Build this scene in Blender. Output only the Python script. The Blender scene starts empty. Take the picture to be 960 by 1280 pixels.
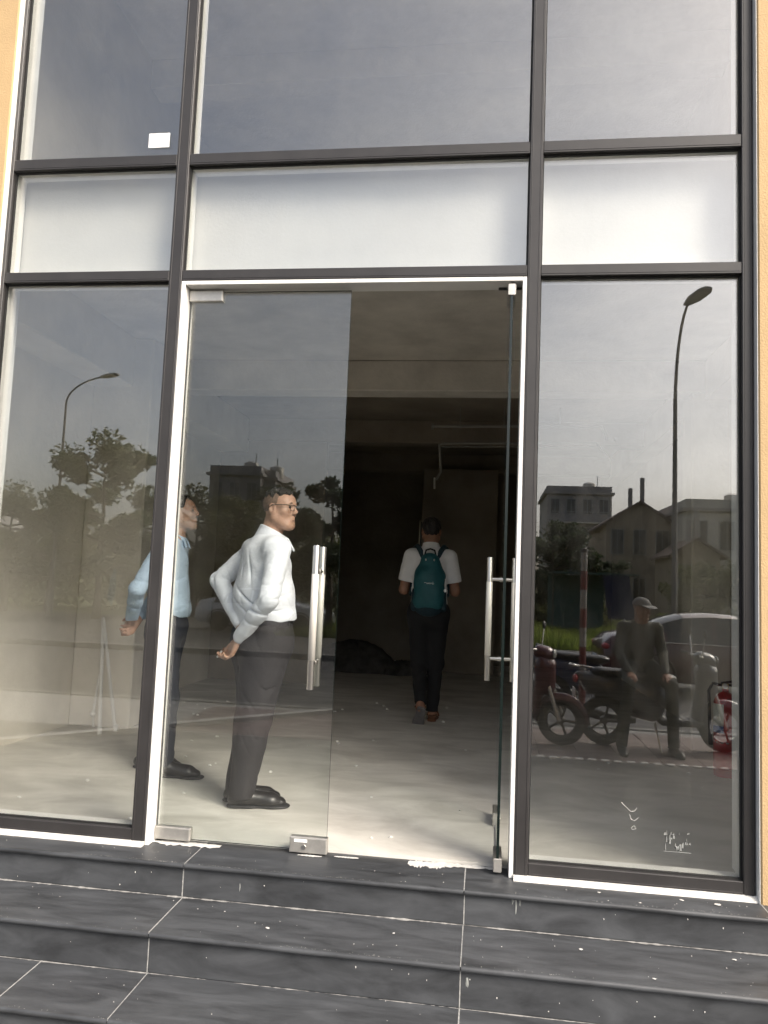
import bpy, math, random
import numpy as np
from mathutils import Vector, Matrix
random.seed(7); RNG = np.random.default_rng(7)
R = math.radians
scene = bpy.context.scene
COL = scene.collection

# ------------------------------------------------------------------ camera
W0, H0 = 960.0, 1280.0
FPX = 954.85
CAM = np.array([0.0, -3.43, 1.211])
YAW, PITCH, ROLL = R(7.683), R(5.230), R(2.307)
_f = np.array([-math.sin(YAW)*math.cos(PITCH), math.cos(YAW)*math.cos(PITCH), math.sin(PITCH)])
_r0 = np.array([math.cos(YAW), math.sin(YAW), 0.0]); _u0 = np.cross(_r0, _f)
_r = math.cos(ROLL)*_r0 + math.sin(ROLL)*_u0
_u = -math.sin(ROLL)*_r0 + math.cos(ROLL)*_u0
cd = bpy.data.cameras.new('camera'); cam = bpy.data.objects.new('camera', cd); COL.objects.link(cam)
cd.sensor_fit = 'HORIZONTAL'; cd.sensor_width = 36.0; cd.lens = FPX/W0*36.0
cd.clip_start = 0.05; cd.clip_end = 3000
m = Matrix(((_r[0], _u[0], -_f[0], CAM[0]), (_r[1], _u[1], -_f[1], CAM[1]), (_r[2], _u[2], -_f[2], CAM[2]), (0, 0, 0, 1)))
cam.matrix_world = m
scene.camera = cam

def ray(u, v):
    d = _f*FPX + _r*(u-W0/2) - _u*(v-H0/2)
    return d/np.linalg.norm(d)
def onz(u, v, z):
    d = ray(u, v); return CAM + (z-CAM[2])/d[2]*d
def ony(u, v, y):
    d = ray(u, v); return CAM + (y-CAM[1])/d[1]*d
def mir_ground(u, v, z):        # point on the street seen in the shop glass (mirror plane y = 0)
    p = onz(u, v, z); return np.array([p[0], -p[1], p[2]])
def mir_y(u, v, y):             # the same at a known distance y (< 0) in front of the shop
    p = ony(u, v, -y); return np.array([p[0], -p[1], p[2]])

# ------------------------------------------------------------------ sky, sun, exposure
SUN_EL, SUN_AZ = R(40), R(130)          # azimuth clockwise from +Y: behind the camera, to its right
world = bpy.data.worlds.new('World'); scene.world = world; world.use_nodes = True
nt = world.node_tree; nt.nodes.clear()
out = nt.nodes.new('ShaderNodeOutputWorld'); bg = nt.nodes.new('ShaderNodeBackground')
sky = nt.nodes.new('ShaderNodeTexSky'); sky.sky_type = 'NISHITA'; sky.sun_disc = False
sky.sun_elevation = SUN_EL; sky.sun_rotation = SUN_AZ; sky.air_density = 1.0; sky.dust_density = 5.0; sky.ozone_density = 1.2
# thin broken overcast: the sky's own light, partly bleached towards grey by soft cloud
tc = nt.nodes.new('ShaderNodeTexCoord'); mp = nt.nodes.new('ShaderNodeMapping'); mp.inputs['Scale'].default_value = (1.4, 1.4, 3.6)
nz = nt.nodes.new('ShaderNodeTexNoise'); nz.inputs['Scale'].default_value = 1.7; nz.inputs['Detail'].default_value = 6; nz.inputs['Roughness'].default_value = 0.55
cr = nt.nodes.new('ShaderNodeMapRange'); cr.inputs[1].default_value = 0.35; cr.inputs[2].default_value = 0.7; cr.inputs[3].default_value = 0.35; cr.inputs[4].default_value = 0.8
bw = nt.nodes.new('ShaderNodeRGBToBW'); tint = nt.nodes.new('ShaderNodeMix'); tint.data_type = 'RGBA'; tint.blend_type = 'MULTIPLY'; tint.inputs[0].default_value = 1.0
tint.inputs[7].default_value = (1.0, 0.955, 0.91, 1)
mx = nt.nodes.new('ShaderNodeMix'); mx.data_type = 'RGBA'
nt.links.new(tc.outputs['Generated'], mp.inputs[0]); nt.links.new(mp.outputs[0], nz.inputs['Vector']); nt.links.new(nz.outputs['Fac'], cr.inputs[0])
nt.links.new(sky.outputs[0], bw.inputs[0]); nt.links.new(bw.outputs[0], tint.inputs[6])
nt.links.new(cr.outputs[0], mx.inputs[0]); nt.links.new(sky.outputs[0], mx.inputs[6]); nt.links.new(tint.outputs[2], mx.inputs[7])
cb = nt.nodes.new('ShaderNodeMapRange'); cb.inputs[1].default_value = 0.38; cb.inputs[2].default_value = 0.66; cb.inputs[3].default_value = 0.86; cb.inputs[4].default_value = 1.16   # thicker and thinner cloud
sc_ = nt.nodes.new('ShaderNodeVectorMath'); sc_.operation = 'SCALE'; nt.links.new(nz.outputs['Fac'], cb.inputs[0]); nt.links.new(mx.outputs[2], sc_.inputs[0]); nt.links.new(cb.outputs[0], sc_.inputs['Scale'])
nt.links.new(sc_.outputs[0], bg.inputs[0]); bg.inputs[1].default_value = 0.15
nt.links.new(bg.outputs[0], out.inputs[0])
sl = bpy.data.lights.new('sun', 'SUN'); sl.energy = 1.35; sl.angle = R(22); sl.color = (1.0, 0.90, 0.77)
so = bpy.data.objects.new('sun', sl); COL.objects.link(so)
sd = Vector((math.sin(SUN_AZ)*math.cos(SUN_EL), math.cos(SUN_AZ)*math.cos(SUN_EL), math.sin(SUN_EL)))
so.rotation_euler = sd.to_track_quat('Z', 'Y').to_euler()
vs = scene.view_settings; vs.view_transform = 'Standard'; vs.look = 'None'; vs.exposure = 1.18; vs.gamma = 1.0; vs.use_curve_mapping = False
scene.cycles.max_bounces = 10; scene.cycles.transparent_max_bounces = 24; scene.cycles.diffuse_bounces = 5; scene.cycles.glossy_bounces = 5
scene.cycles.use_denoising = True; scene.cycles.caustics_reflective = False; scene.cycles.caustics_refractive = False

# ------------------------------------------------------------------ helpers
def mat(name, col, rough=0.6, metal=0.0, var=0.0, scale=6.0, bump=0.0, bscale=None, stretch=(1, 1, 1), col2=None, spec=0.5, coat=0.0, detail=6, rvar=0.0, objvar=0.0, tcoord='Object', sheen=0.0, dist=0.0, bdist=0.01, bdistort=0.0, ridged=False):
    m = bpy.data.materials.new(name); m.use_nodes = True; n = m.node_tree; b = n.nodes['Principled BSDF']
    b.inputs['Base Color'].default_value = (*col, 1); b.inputs['Roughness'].default_value = rough; b.inputs['Metallic'].default_value = metal
    b.inputs['Specular IOR Level'].default_value = spec; b.inputs['Coat Weight'].default_value = coat; b.inputs['Sheen Weight'].default_value = sheen
    t = n.nodes.new('ShaderNodeTexCoord'); mp = n.nodes.new('ShaderNodeMapping'); mp.inputs['Scale'].default_value = stretch
    n.links.new(t.outputs[tcoord], mp.inputs[0])
    oi = n.nodes.new('ShaderNodeObjectInfo')
    if objvar > 0:      # each copy samples another stretch of the pattern
        sc = n.nodes.new('ShaderNodeMath'); sc.operation = 'MULTIPLY'; sc.inputs[1].default_value = 37.0
        n.links.new(oi.outputs['Random'], sc.inputs[0]); n.links.new(sc.outputs[0], mp.inputs['Location'])
    if var > 0 or col2 is not None:
        nz = n.nodes.new('ShaderNodeTexNoise'); nz.inputs['Scale'].default_value = scale; nz.inputs['Detail'].default_value = detail; nz.inputs['Roughness'].default_value = 0.62; nz.inputs['Distortion'].default_value = dist
        n.links.new(mp.outputs[0], nz.inputs['Vector'])
        rp = n.nodes.new('ShaderNodeMapRange'); rp.inputs[1].default_value = 0.32; rp.inputs[2].default_value = 0.68
        n.links.new(nz.outputs['Fac'], rp.inputs[0])
        mx = n.nodes.new('ShaderNodeMix'); mx.data_type = 'RGBA'
        c2 = col2 if col2 is not None else tuple(min(1, c*(1+var)) for c in col); c1 = col if col2 is not None else tuple(c*(1-var) for c in col)
        mx.inputs[6].default_value = (*c1, 1); mx.inputs[7].default_value = (*c2, 1)
        n.links.new(rp.outputs[0], mx.inputs[0]); last = mx.outputs[2]
        if objvar > 0:
            hs = n.nodes.new('ShaderNodeHueSaturation'); mr = n.nodes.new('ShaderNodeMapRange'); mr.inputs[3].default_value = 1-objvar; mr.inputs[4].default_value = 1+objvar
            n.links.new(oi.outputs['Random'], mr.inputs[0]); n.links.new(mr.outputs[0], hs.inputs['Value']); n.links.new(last, hs.inputs['Color']); last = hs.outputs[0]
        n.links.new(last, b.inputs['Base Color'])
        if rvar > 0:
            rr = n.nodes.new('ShaderNodeMapRange'); rr.inputs[3].default_value = max(0.02, rough-rvar); rr.inputs[4].default_value = min(1, rough+rvar)
            n.links.new(nz.outputs['Fac'], rr.inputs[0]); n.links.new(rr.outputs[0], b.inputs['Roughness'])
    if bump > 0:
        n2 = n.nodes.new('ShaderNodeTexNoise'); n2.inputs['Scale'].default_value = bscale or scale*6; n2.inputs['Detail'].default_value = 5
        n.links.new(mp.outputs[0], n2.inputs['Vector'])
        if ridged: n2.noise_type = 'RIDGED_MULTIFRACTAL'; n2.inputs['Detail'].default_value = 1.5; n2.inputs['Roughness'].default_value = 0.4
        bp = n.nodes.new('ShaderNodeBump'); bp.inputs['Strength'].default_value = bump; bp.inputs['Distance'].default_value = bdist; n2.inputs['Distortion'].default_value = bdistort
        n.links.new(n2.outputs['Fac'], bp.inputs['Height']); n.links.new(bp.outputs[0], b.inputs['Normal'])
    return m

def leafy(m, k=0.4):
    # thin leaves let part of the light through
    n = m.node_tree; b = n.nodes['Principled BSDF']; o = n.nodes['Material Output']; t = n.nodes.new('ShaderNodeBsdfTranslucent'); x = n.nodes.new('ShaderNodeMixShader'); x.inputs[0].default_value = k
    src = b.inputs['Base Color'].links[0].from_socket; n.links.new(src, t.inputs[0]); n.links.new(b.outputs[0], x.inputs[1]); n.links.new(t.outputs[0], x.inputs[2]); n.links.new(x.outputs[0], o.inputs[0]); return m
def glass_mat(name, f0=0.05, tint=(0.93, 0.96, 0.94), rough=0.0, dirt=0.0):
    # clear pane: straight transmission plus Fresnel (Schlick) mirror reflection, with a film of dust
    m = bpy.data.materials.new(name); m.use_nodes = True; n = m.node_tree; n.nodes.clear()
    o = n.nodes.new('ShaderNodeOutputMaterial'); tr = n.nodes.new('ShaderNodeBsdfTransparent'); tr.inputs[0].default_value = (*tint, 1)
    gl = n.nodes.new('ShaderNodeBsdfGlossy'); gl.inputs['Roughness'].default_value = rough; gl.inputs['Color'].default_value = (1, 1, 1, 1)
    ge = n.nodes.new('ShaderNodeNewGeometry'); dp = n.nodes.new('ShaderNodeVectorMath'); dp.operation = 'DOT_PRODUCT'
    n.links.new(ge.outputs['Normal'], dp.inputs[0]); n.links.new(ge.outputs['Incoming'], dp.inputs[1])
    ab = n.nodes.new('ShaderNodeMath'); ab.operation = 'ABSOLUTE'; n.links.new(dp.outputs['Value'], ab.inputs[0])
    om = n.nodes.new('ShaderNodeMath'); om.operation = 'SUBTRACT'; om.inputs[0].default_value = 1; n.links.new(ab.outputs[0], om.inputs[1])
    pw = n.nodes.new('ShaderNodeMath'); pw.operation = 'POWER'; pw.inputs[1].default_value = 5; n.links.new(om.outputs[0], pw.inputs[0])
    ma = n.nodes.new('ShaderNodeMath'); ma.operation = 'MULTIPLY_ADD'; ma.inputs[1].default_value = 1-f0; ma.inputs[2].default_value = f0; n.links.new(pw.outputs[0], ma.inputs[0])
    mx = n.nodes.new('ShaderNodeMixShader'); n.links.new(ma.outputs[0], mx.inputs[0]); n.links.new(tr.outputs[0], mx.inputs[1]); n.links.new(gl.outputs[0], mx.inputs[2])
    last = mx.outputs[0]
    if dirt > 0:
        df = n.nodes.new('ShaderNodeBsdfDiffuse'); df.inputs[0].default_value = (0.62, 0.6, 0.55, 1)
        t = n.nodes.new('ShaderNodeTexCoord'); mp = n.nodes.new('ShaderNodeMapping'); mp.inputs['Scale'].default_value = (1, 1, 0.35); n.links.new(t.outputs['Object'], mp.inputs[0])
        nz = n.nodes.new('ShaderNodeTexNoise'); nz.inputs['Scale'].default_value = 5; nz.inputs['Detail'].default_value = 8; nz.inputs['Roughness'].default_value = 0.7; n.links.new(mp.outputs[0], nz.inputs['Vector'])
        mr = n.nodes.new('ShaderNodeMapRange'); mr.inputs[1].default_value = 0.48; mr.inputs[2].default_value = 0.78; mr.inputs[4].default_value = dirt; n.links.new(nz.outputs['Fac'], mr.inputs[0])
        m2 = n.nodes.new('ShaderNodeMixShader'); n.links.new(mr.outputs[0], m2.inputs[0]); n.links.new(last, m2.inputs[1]); n.links.new(df.outputs[0], m2.inputs[2]); last = m2.outputs[0]
    n.links.new(last, o.inputs[0])
    return m

class MB:
    """collects shapes for ONE mesh object"""
    def __init__(s): s.v = []; s.f = []
    def add(s, vs, fs):
        o = len(s.v); s.v += [tuple(map(float, p)) for p in vs]; s.f += [tuple(i+o for i in f) for f in fs]; return s
    def box(s, x0, x1, y0, y1, z0, z1):
        vs = [(x, y, z) for x in (x0, x1) for y in (y0, y1) for z in (z0, z1)]
        return s.add(vs, [(0, 1, 3, 2), (4, 6, 7, 5), (0, 4, 5, 1), (2, 3, 7, 6), (0, 2, 6, 4), (1, 5, 7, 3)])
    def bbox(s, x0, x1, y0, y1, z0, z1, c=0.004):
        """box with chamfered edges"""
        cx, cy, cz = [min(c, abs(b-a)*0.45) for a, b in ((x0, x1), (y0, y1), (z0, z1))]
        vs = []; idx = {}
        for ix, X in enumerate((x0, x1)):
            for iy, Y in enumerate((y0, y1)):
                for iz, Z in enumerate((z0, z1)):
                    sx, sy, sz = (1, -1)[ix], (1, -1)[iy], (1, -1)[iz]
                    for k, p in enumerate(((X, Y+sy*cy, Z+sz*cz), (X+sx*cx, Y, Z+sz*cz), (X+sx*cx, Y+sy*cy, Z))):
                        idx[ix, iy, iz, k] = len(vs); vs.append(p)
        fs = []
        g = lambda *a: idx[a]
        for i in (0, 1):
            a = [g(i, 0, 0, 0), g(i, 1, 0, 0), g(i, 1, 1, 0), g(i, 0, 1, 0)]; fs.append(tuple(a if i else a[::-1]))
            a = [g(0, i, 0, 1), g(1, i, 0, 1), g(1, i, 1, 1), g(0, i, 1, 1)]; fs.append(tuple(a[::-1] if i else a))
            a = [g(0, 0, i, 2), g(1, 0, i, 2), g(1, 1, i, 2), g(0, 1, i, 2)]; fs.append(tuple(a if i else a[::-1]))
        for a in (0, 1):
            for b in (0, 1):
                fs.append((g(a, b, 0, 0), g(a, b, 1, 0), g(a, b, 1, 1), g(a, b, 0, 1)) if a == b else (g(a, b, 0, 1), g(a, b, 1, 1), g(a, b, 1, 0), g(a, b, 0, 0)))
                fs.append((g(a, 0, b, 0), g(a, 0, b, 2), g(a, 1, b, 2), g(a, 1, b, 0)) if a != b else (g(a, 1, b, 0), g(a, 1, b, 2), g(a, 0, b, 2), g(a, 0, b, 0)))
                fs.append((g(0, a, b, 1), g(1, a, b, 1), g(1, a, b, 2), g(0, a, b, 2)) if a == b else (g(0, a, b, 2), g(1, a, b, 2), g(1, a, b, 1), g(0, a, b, 1)))
                for c_ in (0, 1):
                    t = (g(a, b, c_, 0), g(a, b, c_, 1), g(a, b, c_, 2)); fs.append(t if (a+b+c_) % 2 else t[::-1])
        return s.add(vs, fs)
    def prism(s, poly, x0, x1):
        """polygon in (y, z), extruded along x"""
        n = len(poly); vs = [(x0, y, z) for y, z in poly]+[(x1, y, z) for y, z in poly]
        return s.add(vs, [tuple(range(n))[::-1], tuple(range(n, 2*n))]+[(i, (i+1) % n, (i+1) % n+n, i+n) for i in range(n)])
    def poly_z(s, poly, z0, z1):
        n = len(poly); vs = [(x, y, z0) for x, y in poly]+[(x, y, z1) for x, y in poly]
        return s.add(vs, [tuple(range(n))[::-1], tuple(range(n, 2*n))]+[(i, (i+1) % n, (i+1) % n+n, i+n) for i in range(n)])
    def tube(s, pts, rad, n=12, cap=True, close=False):
        pts = [Vector(p) for p in pts]; N = len(pts); rads = rad if hasattr(rad, '__len__') else [rad]*N
        vs = []; prev = None
        for i, p in enumerate(pts):
            if close: t = pts[(i+1) % N]-pts[i-1]
            else: t = pts[min(i+1, N-1)]-pts[max(i-1, 0)]
            t.normalize()
            if prev is None:
                a = Vector((0, 0, 1)) if abs(t.z) < 0.9 else Vector((1, 0, 0)); u = t.cross(a).normalized()
            else:
                u = (prev-t*prev.dot(t)); u = u.normalized() if u.length > 1e-6 else t.orthogonal().normalized()
            prev = u; w = t.cross(u)
            vs += [p+(u*math.cos(2*math.pi*k/n)+w*math.sin(2*math.pi*k/n))*rads[i] for k in range(n)]
        fs = []
        for i in range(N if close else N-1):
            j = (i+1) % N
            fs += [(i*n+k, i*n+(k+1) % n, j*n+(k+1) % n, j*n+k) for k in range(n)]
        if cap and not close: fs += [tuple(range(n))[::-1], tuple(range((N-1)*n, N*n))]
        return s.add(vs, fs)
    def lathe(s, prof, c=(0, 0, 0), n=24, axis='z'):
        vs = []; N = len(prof)
        for r_, h in prof:
            for k in range(n):
                a = 2*math.pi*k/n; x, y = r_*math.cos(a), r_*math.sin(a)
                p = {'z': (x, y, h), 'x': (h, x, y), 'y': (y, h, x)}[axis]
                vs.append((p[0]+c[0], p[1]+c[1], p[2]+c[2]))
        fs = [(i*n+k, i*n+(k+1) % n, (i+1)*n+(k+1) % n, (i+1)*n+k) for i in range(N-1) for k in range(n)]
        fs += [tuple(range(n))[::-1], tuple(range((N-1)*n, N*n))]
        return s.add(vs, fs)
    def ellip(s, c, r, n=14, m_=9):
        pr = [(math.sin(math.pi*i/m_), -math.cos(math.pi*i/m_)) for i in range(m_+1)]
        vs = []
        for q, h in pr:
            for k in range(n):
                a = 2*math.pi*k/n; vs.append((c[0]+r[0]*max(q, 1e-4)*math.cos(a), c[1]+r[1]*max(q, 1e-4)*math.sin(a), c[2]+r[2]*h))
        return s.add(vs, [(i*n+k, i*n+(k+1) % n, (i+1)*n+(k+1) % n, (i+1)*n+k) for i in range(m_) for k in range(n)])
    def mesh(s, name, smooth=False):
        me = bpy.data.meshes.new(name); me.from_pydata(s.v, [], s.f); me.update()
        if smooth: me.polygons.foreach_set('use_smooth', [True]*len(me.polygons))
        return me
    def build(s, name, material, parent=None, smooth=False, auto=False):
        me = s.mesh(name, smooth or auto); 
        if auto: me.set_sharp_from_angle(angle=R(38))
        return put(name, me, material, parent)
def put(name, me, material, parent=None):
    o = bpy.data.objects.new(name, me); COL.objects.link(o)
    if material is not None and len(me.materials) == 0: me.materials.append(material)
    if parent is not None: o.parent = parent
    return o
def tag(o, label=None, cat=None, group=None, kind=None):
    if label: o['label'] = label
    if cat: o['category'] = cat
    if group: o['group'] = group
    if kind: o['kind'] = kind
    return o
def empty(name, loc=(0, 0, 0), rz=0.0, label=None, cat=None, group=None):
    o = bpy.data.objects.new(name, None); COL.objects.link(o); o.location = tuple(map(float, loc)); o.rotation_euler = (0, 0, rz); o.empty_display_size = 0.1
    return tag(o, label, cat, group)
def copy_tree(o, parent=None):
    c = o.copy(); COL.objects.link(c); c.parent = parent
    for ch in [x for x in KIDS(o)]: copy_tree(ch, c)
    return c
def KIDS(o): return [x for x in COL.objects if x.parent == o]
# ------------------------------------------------------------------ materials of the place
M = {}
M['concrete'] = mat('concrete', (0.64, 0.61, 0.56), 0.85, var=0.18, scale=2.2, bump=0.25, bscale=40, detail=9)
M['concrete_raw'] = mat('raw_concrete', (0.56, 0.52, 0.45), 0.9, scale=1.3, bump=0.4, bscale=26, detail=10, col2=(0.74, 0.70, 0.62))
M['floor'] = mat('cement_floor', (0.46, 0.44, 0.40), 0.62, scale=2.2, bump=0.12, bscale=30, stretch=(0.8, 1.6, 1), detail=10, col2=(0.72, 0.70, 0.65), rvar=0.15, dist=0.6)
M['rear_shade'] = mat('shaded_rear_concrete', (0.22, 0.19, 0.155), 0.95, scale=1.1, bump=0.5, bscale=20, detail=10, col2=(0.38, 0.335, 0.275))  # shade of the deep interior put into the colour, for surfaces behind the front beam
M['white'] = mat('white_paint', (0.80, 0.80, 0.78), 0.6, var=0.04, scale=3, bump=0.08, bscale=60)
M['white_alu'] = mat('white_aluminium', (0.82, 0.81, 0.78), 0.4, var=0.03, scale=8)
M['board'] = mat('spandrel_white', (0.64, 0.63, 0.60), 0.6, var=0.07, scale=1.4, bump=0.08, bscale=60)
M['frame'] = mat('dark_grey_aluminium', (0.033, 0.031, 0.031), 0.42, var=0.12, scale=7, bump=0.03, bscale=120, rvar=0.1)
M['rubber'] = mat('black_gasket', (0.012, 0.012, 0.012), 0.7)
M['yellow'] = mat('ochre_render', (0.50, 0.35, 0.185), 0.85, var=0.06, scale=4, bump=0.3, bscale=120)
M['granite'] = mat('black_granite', (0.034, 0.036, 0.039), 0.42, scale=6.5, bump=0.06, bscale=30, stretch=(0.6, 2.4, 1.6), detail=12, col2=(0.078, 0.083, 0.090), rvar=0.16, objvar=0.14, dist=0.5, spec=0.5)
M['mortar'] = mat('white_mortar', (0.62, 0.61, 0.58), 0.9, var=0.15, scale=20, bump=0.5, bscale=90)
M['grout'] = mat('pale_grout', (0.25, 0.247, 0.238), 0.95, var=0.3, scale=30)
M['glass'] = glass_mat('storefront_glass', 0.135, (0.955, 0.965, 0.96), dirt=0.02)
M['door_glass'] = glass_mat('door_glass', 0.078, (0.95, 0.965, 0.955), dirt=0.012)
M['glass_edge'] = mat('green_glass_edge', (0.006, 0.012, 0.011), 0.25, spec=0.5)
M['steel'] = mat('brushed_steel', (0.60, 0.58, 0.55), 0.3, metal=1.0, var=0.04, scale=4)
M['steel_film'] = mat('protective_film_on_steel', (0.74, 0.71, 0.65), 0.4, metal=0.2, var=0.05, scale=10)
M['steel_dull'] = mat('satin_steel', (0.58, 0.56, 0.52), 0.45, metal=0.85, var=0.1, scale=25)
M['paper'] = mat('white_paper', (0.85, 0.86, 0.86), 0.8, var=0.03)
M['chalk'] = mat('chalk_scrawl', (0.8, 0.8, 0.78), 0.9)
M['residue'] = mat('tape_residue', (0.26, 0.27, 0.26), 0.8, var=0.3, scale=40)
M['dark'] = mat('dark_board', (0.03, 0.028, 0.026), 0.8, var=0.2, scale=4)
M['pipe'] = mat('grey_pipe', (0.36, 0.35, 0.33), 0.5, var=0.1)
M['white_pipe'] = mat('white_plastic_pipe', (0.74, 0.73, 0.70), 0.45, var=0.05)

GZ = -0.465          # plaza level; the shop floor is z = 0
# heights and mullion edges of the shopfront, metres
XL0, XL1, XM0, XM1, XR0, XR1, XRX = -2.413, -1.552, -1.487, 0.1536, 0.2127, 1.0767, 1.1206
XLX = XL0-0.048
ZC1, ZB0, ZB1, ZA0, ZA1, ZT0, ZT1 = 0.0563, 2.6161, 2.6696, 3.2002, 3.2586, 5.30, 5.36
LZ = -0.012          # granite landing

# ------------------------------------------------------------------ ground, floor
def sheet(name, poly, z, material, t=0.3):
    return tag(MB().poly_z(poly, z-t, z).build(name, material), kind='structure')
M['plaza'] = mat('plaza_paving', (0.065, 0.064, 0.062), 0.85, var=0.15, scale=1.5, bump=0.2, bscale=50)
M['asphalt'] = mat('asphalt', (0.052, 0.052, 0.054), 0.85, var=0.25, scale=3, bump=0.5, bscale=160)
M['tile'] = mat('pavement_tile', (0.16, 0.125, 0.115), 0.8, var=0.15, scale=9, objvar=0.15, bump=0.2, bscale=60)
M['kerb'] = mat('kerb_stone', (0.17, 0.168, 0.16), 0.8, var=0.15, scale=5, bump=0.2)
M['grassland'] = mat('grass_ground', (0.075, 0.10, 0.03), 0.95, scale=0.8, col2=(0.13, 0.12, 0.05), bump=0.6, bscale=20)
big = 900
sheet('ground', [(-big, -big), (big, -big), (big, big), (-big, big)], GZ-0.14, M['grassland'], 0.5)
sheet('plaza', [(-40, -4.5), (40, -4.5), (40, -0.5), (-40, -0.5)], GZ, M['plaza'], 0.3)
sheet('road', [(-300, -13.4), (300, -13.4), (300, -6.55), (-300, -6.55)], GZ-0.12, M['asphalt'], 0.3)
sheet('far_pavement', [(-300, -18.4), (300, -18.4), (300, -13.56), (-300, -13.56)], GZ, M['plaza'], 0.3)
pv = sheet('near_pavement', [(-40, -6.38), (40, -6.38), (40, -4.5), (-40, -4.5)], GZ-0.006, M['grout'], 0.3)
tm = MB().bbox(-0.198, 0.198, -0.198, 0.198, -0.03, 0.006, 0.004).mesh('paving_tile'); tm.materials.append(M['tile'])
for i in range(26):                                         # paving tiles that show in the glass
    for j in range(4):
        x, y = -3.2+0.4*i, -4.74-0.4*j
        o = put('paving_tile', tm, None, pv); o.location = (x, y-0.02, GZ-0.006+random.uniform(0, 0.003))
km = MB().bbox(-0.495, 0.495, -0.08, 0.08, -0.2, 0.012, 0.015).mesh('kerb_stone'); km.materials.append(M['kerb'])
for yk, nm in ((-6.465, 'kerb'), (-13.48, 'kerb_far')):
    base = sheet('kerb' if yk > -10 else 'far_kerb', [(-300, yk-0.07), (300, yk-0.07), (300, yk+0.07), (-300, yk+0.07)], GZ-0.02, M['kerb'], 0.2)
    for i in range(24):
        o = put('kerb_stone', km, None, base); o.location = (-10+i, yk, GZ)
# whitish dashed edge of cobble setts between plaza and pavement
sm = MB().bbox(-0.04, 0.04, -0.03, 0.03, -0.03, 0.012, 0.006).mesh('edge_sett'); sm.materials.append(M['mortar'])
for i in range(24):
    o = put('edge_sett', sm, None, pv); o.location = (0.35+0.125*i, -4.52, GZ+0.004); o.rotation_euler.z = random.uniform(-0.3, 0.3)
# slanting kerb line of the ramp, left of the shop door
M['ramp'] = mat('pale_ramp_edge', (0.34, 0.335, 0.32), 0.8, var=0.15, scale=5)
ra, rb = mir_ground(-10, 931, GZ), mir_ground(430, 891, GZ)
dv = (rb-ra)/np.linalg.norm(rb-ra); nv = np.array([-dv[1], dv[0], 0])*0.06
ra2 = ra-dv*0.8; rb2 = rb+dv*0.3
tag(MB().poly_z([tuple((ra2+nv)[:2]), tuple((ra2-nv)[:2]), tuple((rb2-nv)[:2]), tuple((rb2+nv)[:2])], GZ-0.1, GZ+0.05).build('ramp_kerb', M['ramp']), kind='structure')

tag(MB().poly_z([(-3.2, 0.085), (1.92, 0.085), (1.92, 8.6), (-3.2, 8.6)], -0.25, 0.0).build('floor', M['floor']), kind='structure')
# plaster crumbs and dust clods on the cement floor
cb = MB()
for i in range(70):
    x, y = random.uniform(-2.8, 1.6), random.uniform(0.2, 4.5)
    s = random.uniform(0.004, 0.016); cb.ellip((x, y, s*0.3), (s, s*random.uniform(0.5, 1), s*0.6), 6, 4)
tag(cb.build('plaster_crumbs', M['mortar']), 'white plaster crumbs scattered over the cement floor', 'debris', kind='stuff')

# ------------------------------------------------------------------ the building
B = empty('shop_building', (-0.64, 0, 0), label='ochre rendered shophouse with bare concrete interior behind the glass front', cat='building')
def bpart(name, mb, material, **k):
    o = mb.build(name, material, None, **k); o.parent = B; o.location = (0.64, 0, 0); return o
PY = -0.075; XPR = ony(949, 600, -0.075)[0]; XPL = ony(16, 100, -0.075)[0]                                               # ochre piers stand proud of the glazing
bpart('front_pier', MB().bbox(XPR, 3.2, PY, 0.025, GZ-0.1, 7.6, 0.006), M['yellow'])
bpart('front_pier', MB().bbox(-4.4, XPL, PY, 0.025, GZ-0.1, 7.6, 0.006), M['yellow'])
bpart('front_wall', MB().box(XPL, XPR, PY, 0.30, ZT1, 7.6), M['yellow'])
bpart('inner_pier', MB().box(XRX+0.012, 3.2, 0.032, 0.30, GZ-0.1, 7.6), M['white']); bpart('inner_pier', MB().box(-4.4, XLX-0.012, 0.032, 0.19, GZ-0.1, 7.6), M['white'])
bpart('reveal', MB().box(XPR-0.003, XPR-0.0005, PY+0.006, 0.02, LZ, ZT1), M['white'])
bpart('reveal', MB().box(XPL+0.0005, XPL+0.003, PY+0.006, 0.02, LZ, ZT1), M['white'])
bpart('side_wall', MB().box(-3.4, -3.2, 0.19, 8.8, -0.3, 7.6), M['concrete_raw'])
bpart('side_wall', MB().box(1.92, 2.12, 0.30, 8.8, -0.3, 7.6), M['concrete_raw'])
# back wall with a doorway
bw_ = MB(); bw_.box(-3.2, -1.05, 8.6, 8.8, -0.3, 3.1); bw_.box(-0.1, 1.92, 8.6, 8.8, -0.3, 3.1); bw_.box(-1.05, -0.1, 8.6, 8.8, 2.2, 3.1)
bpart('back_wall', bw_, M['rear_shade']); bpart('back_wall', MB().box(-3.2, 1.92, 8.6, 8.8, 3.22, 7.6), M['concrete_raw'])
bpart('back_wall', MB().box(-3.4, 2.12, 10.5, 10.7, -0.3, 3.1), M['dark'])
bpart('slab', MB().box(-3.2, 1.92, 0.12, 2.9, 3.10, 3.22), M['concrete']); bpart('slab', MB().box(-3.2, 1.92, 2.9, 10.5, 3.10, 3.22), M['rear_shade'])  # slab split at the front beam: front pale, rear darkened to imitate shade
bpart('slab', MB().box(-3.2, 1.92, 0.12, 8.6, 5.96, 6.1), M['concrete'])
bpart('roof_slab', MB().box(-4.4, 3.2, PY-0.1, 10.7, 7.6, 7.8), M['concrete'])
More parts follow.
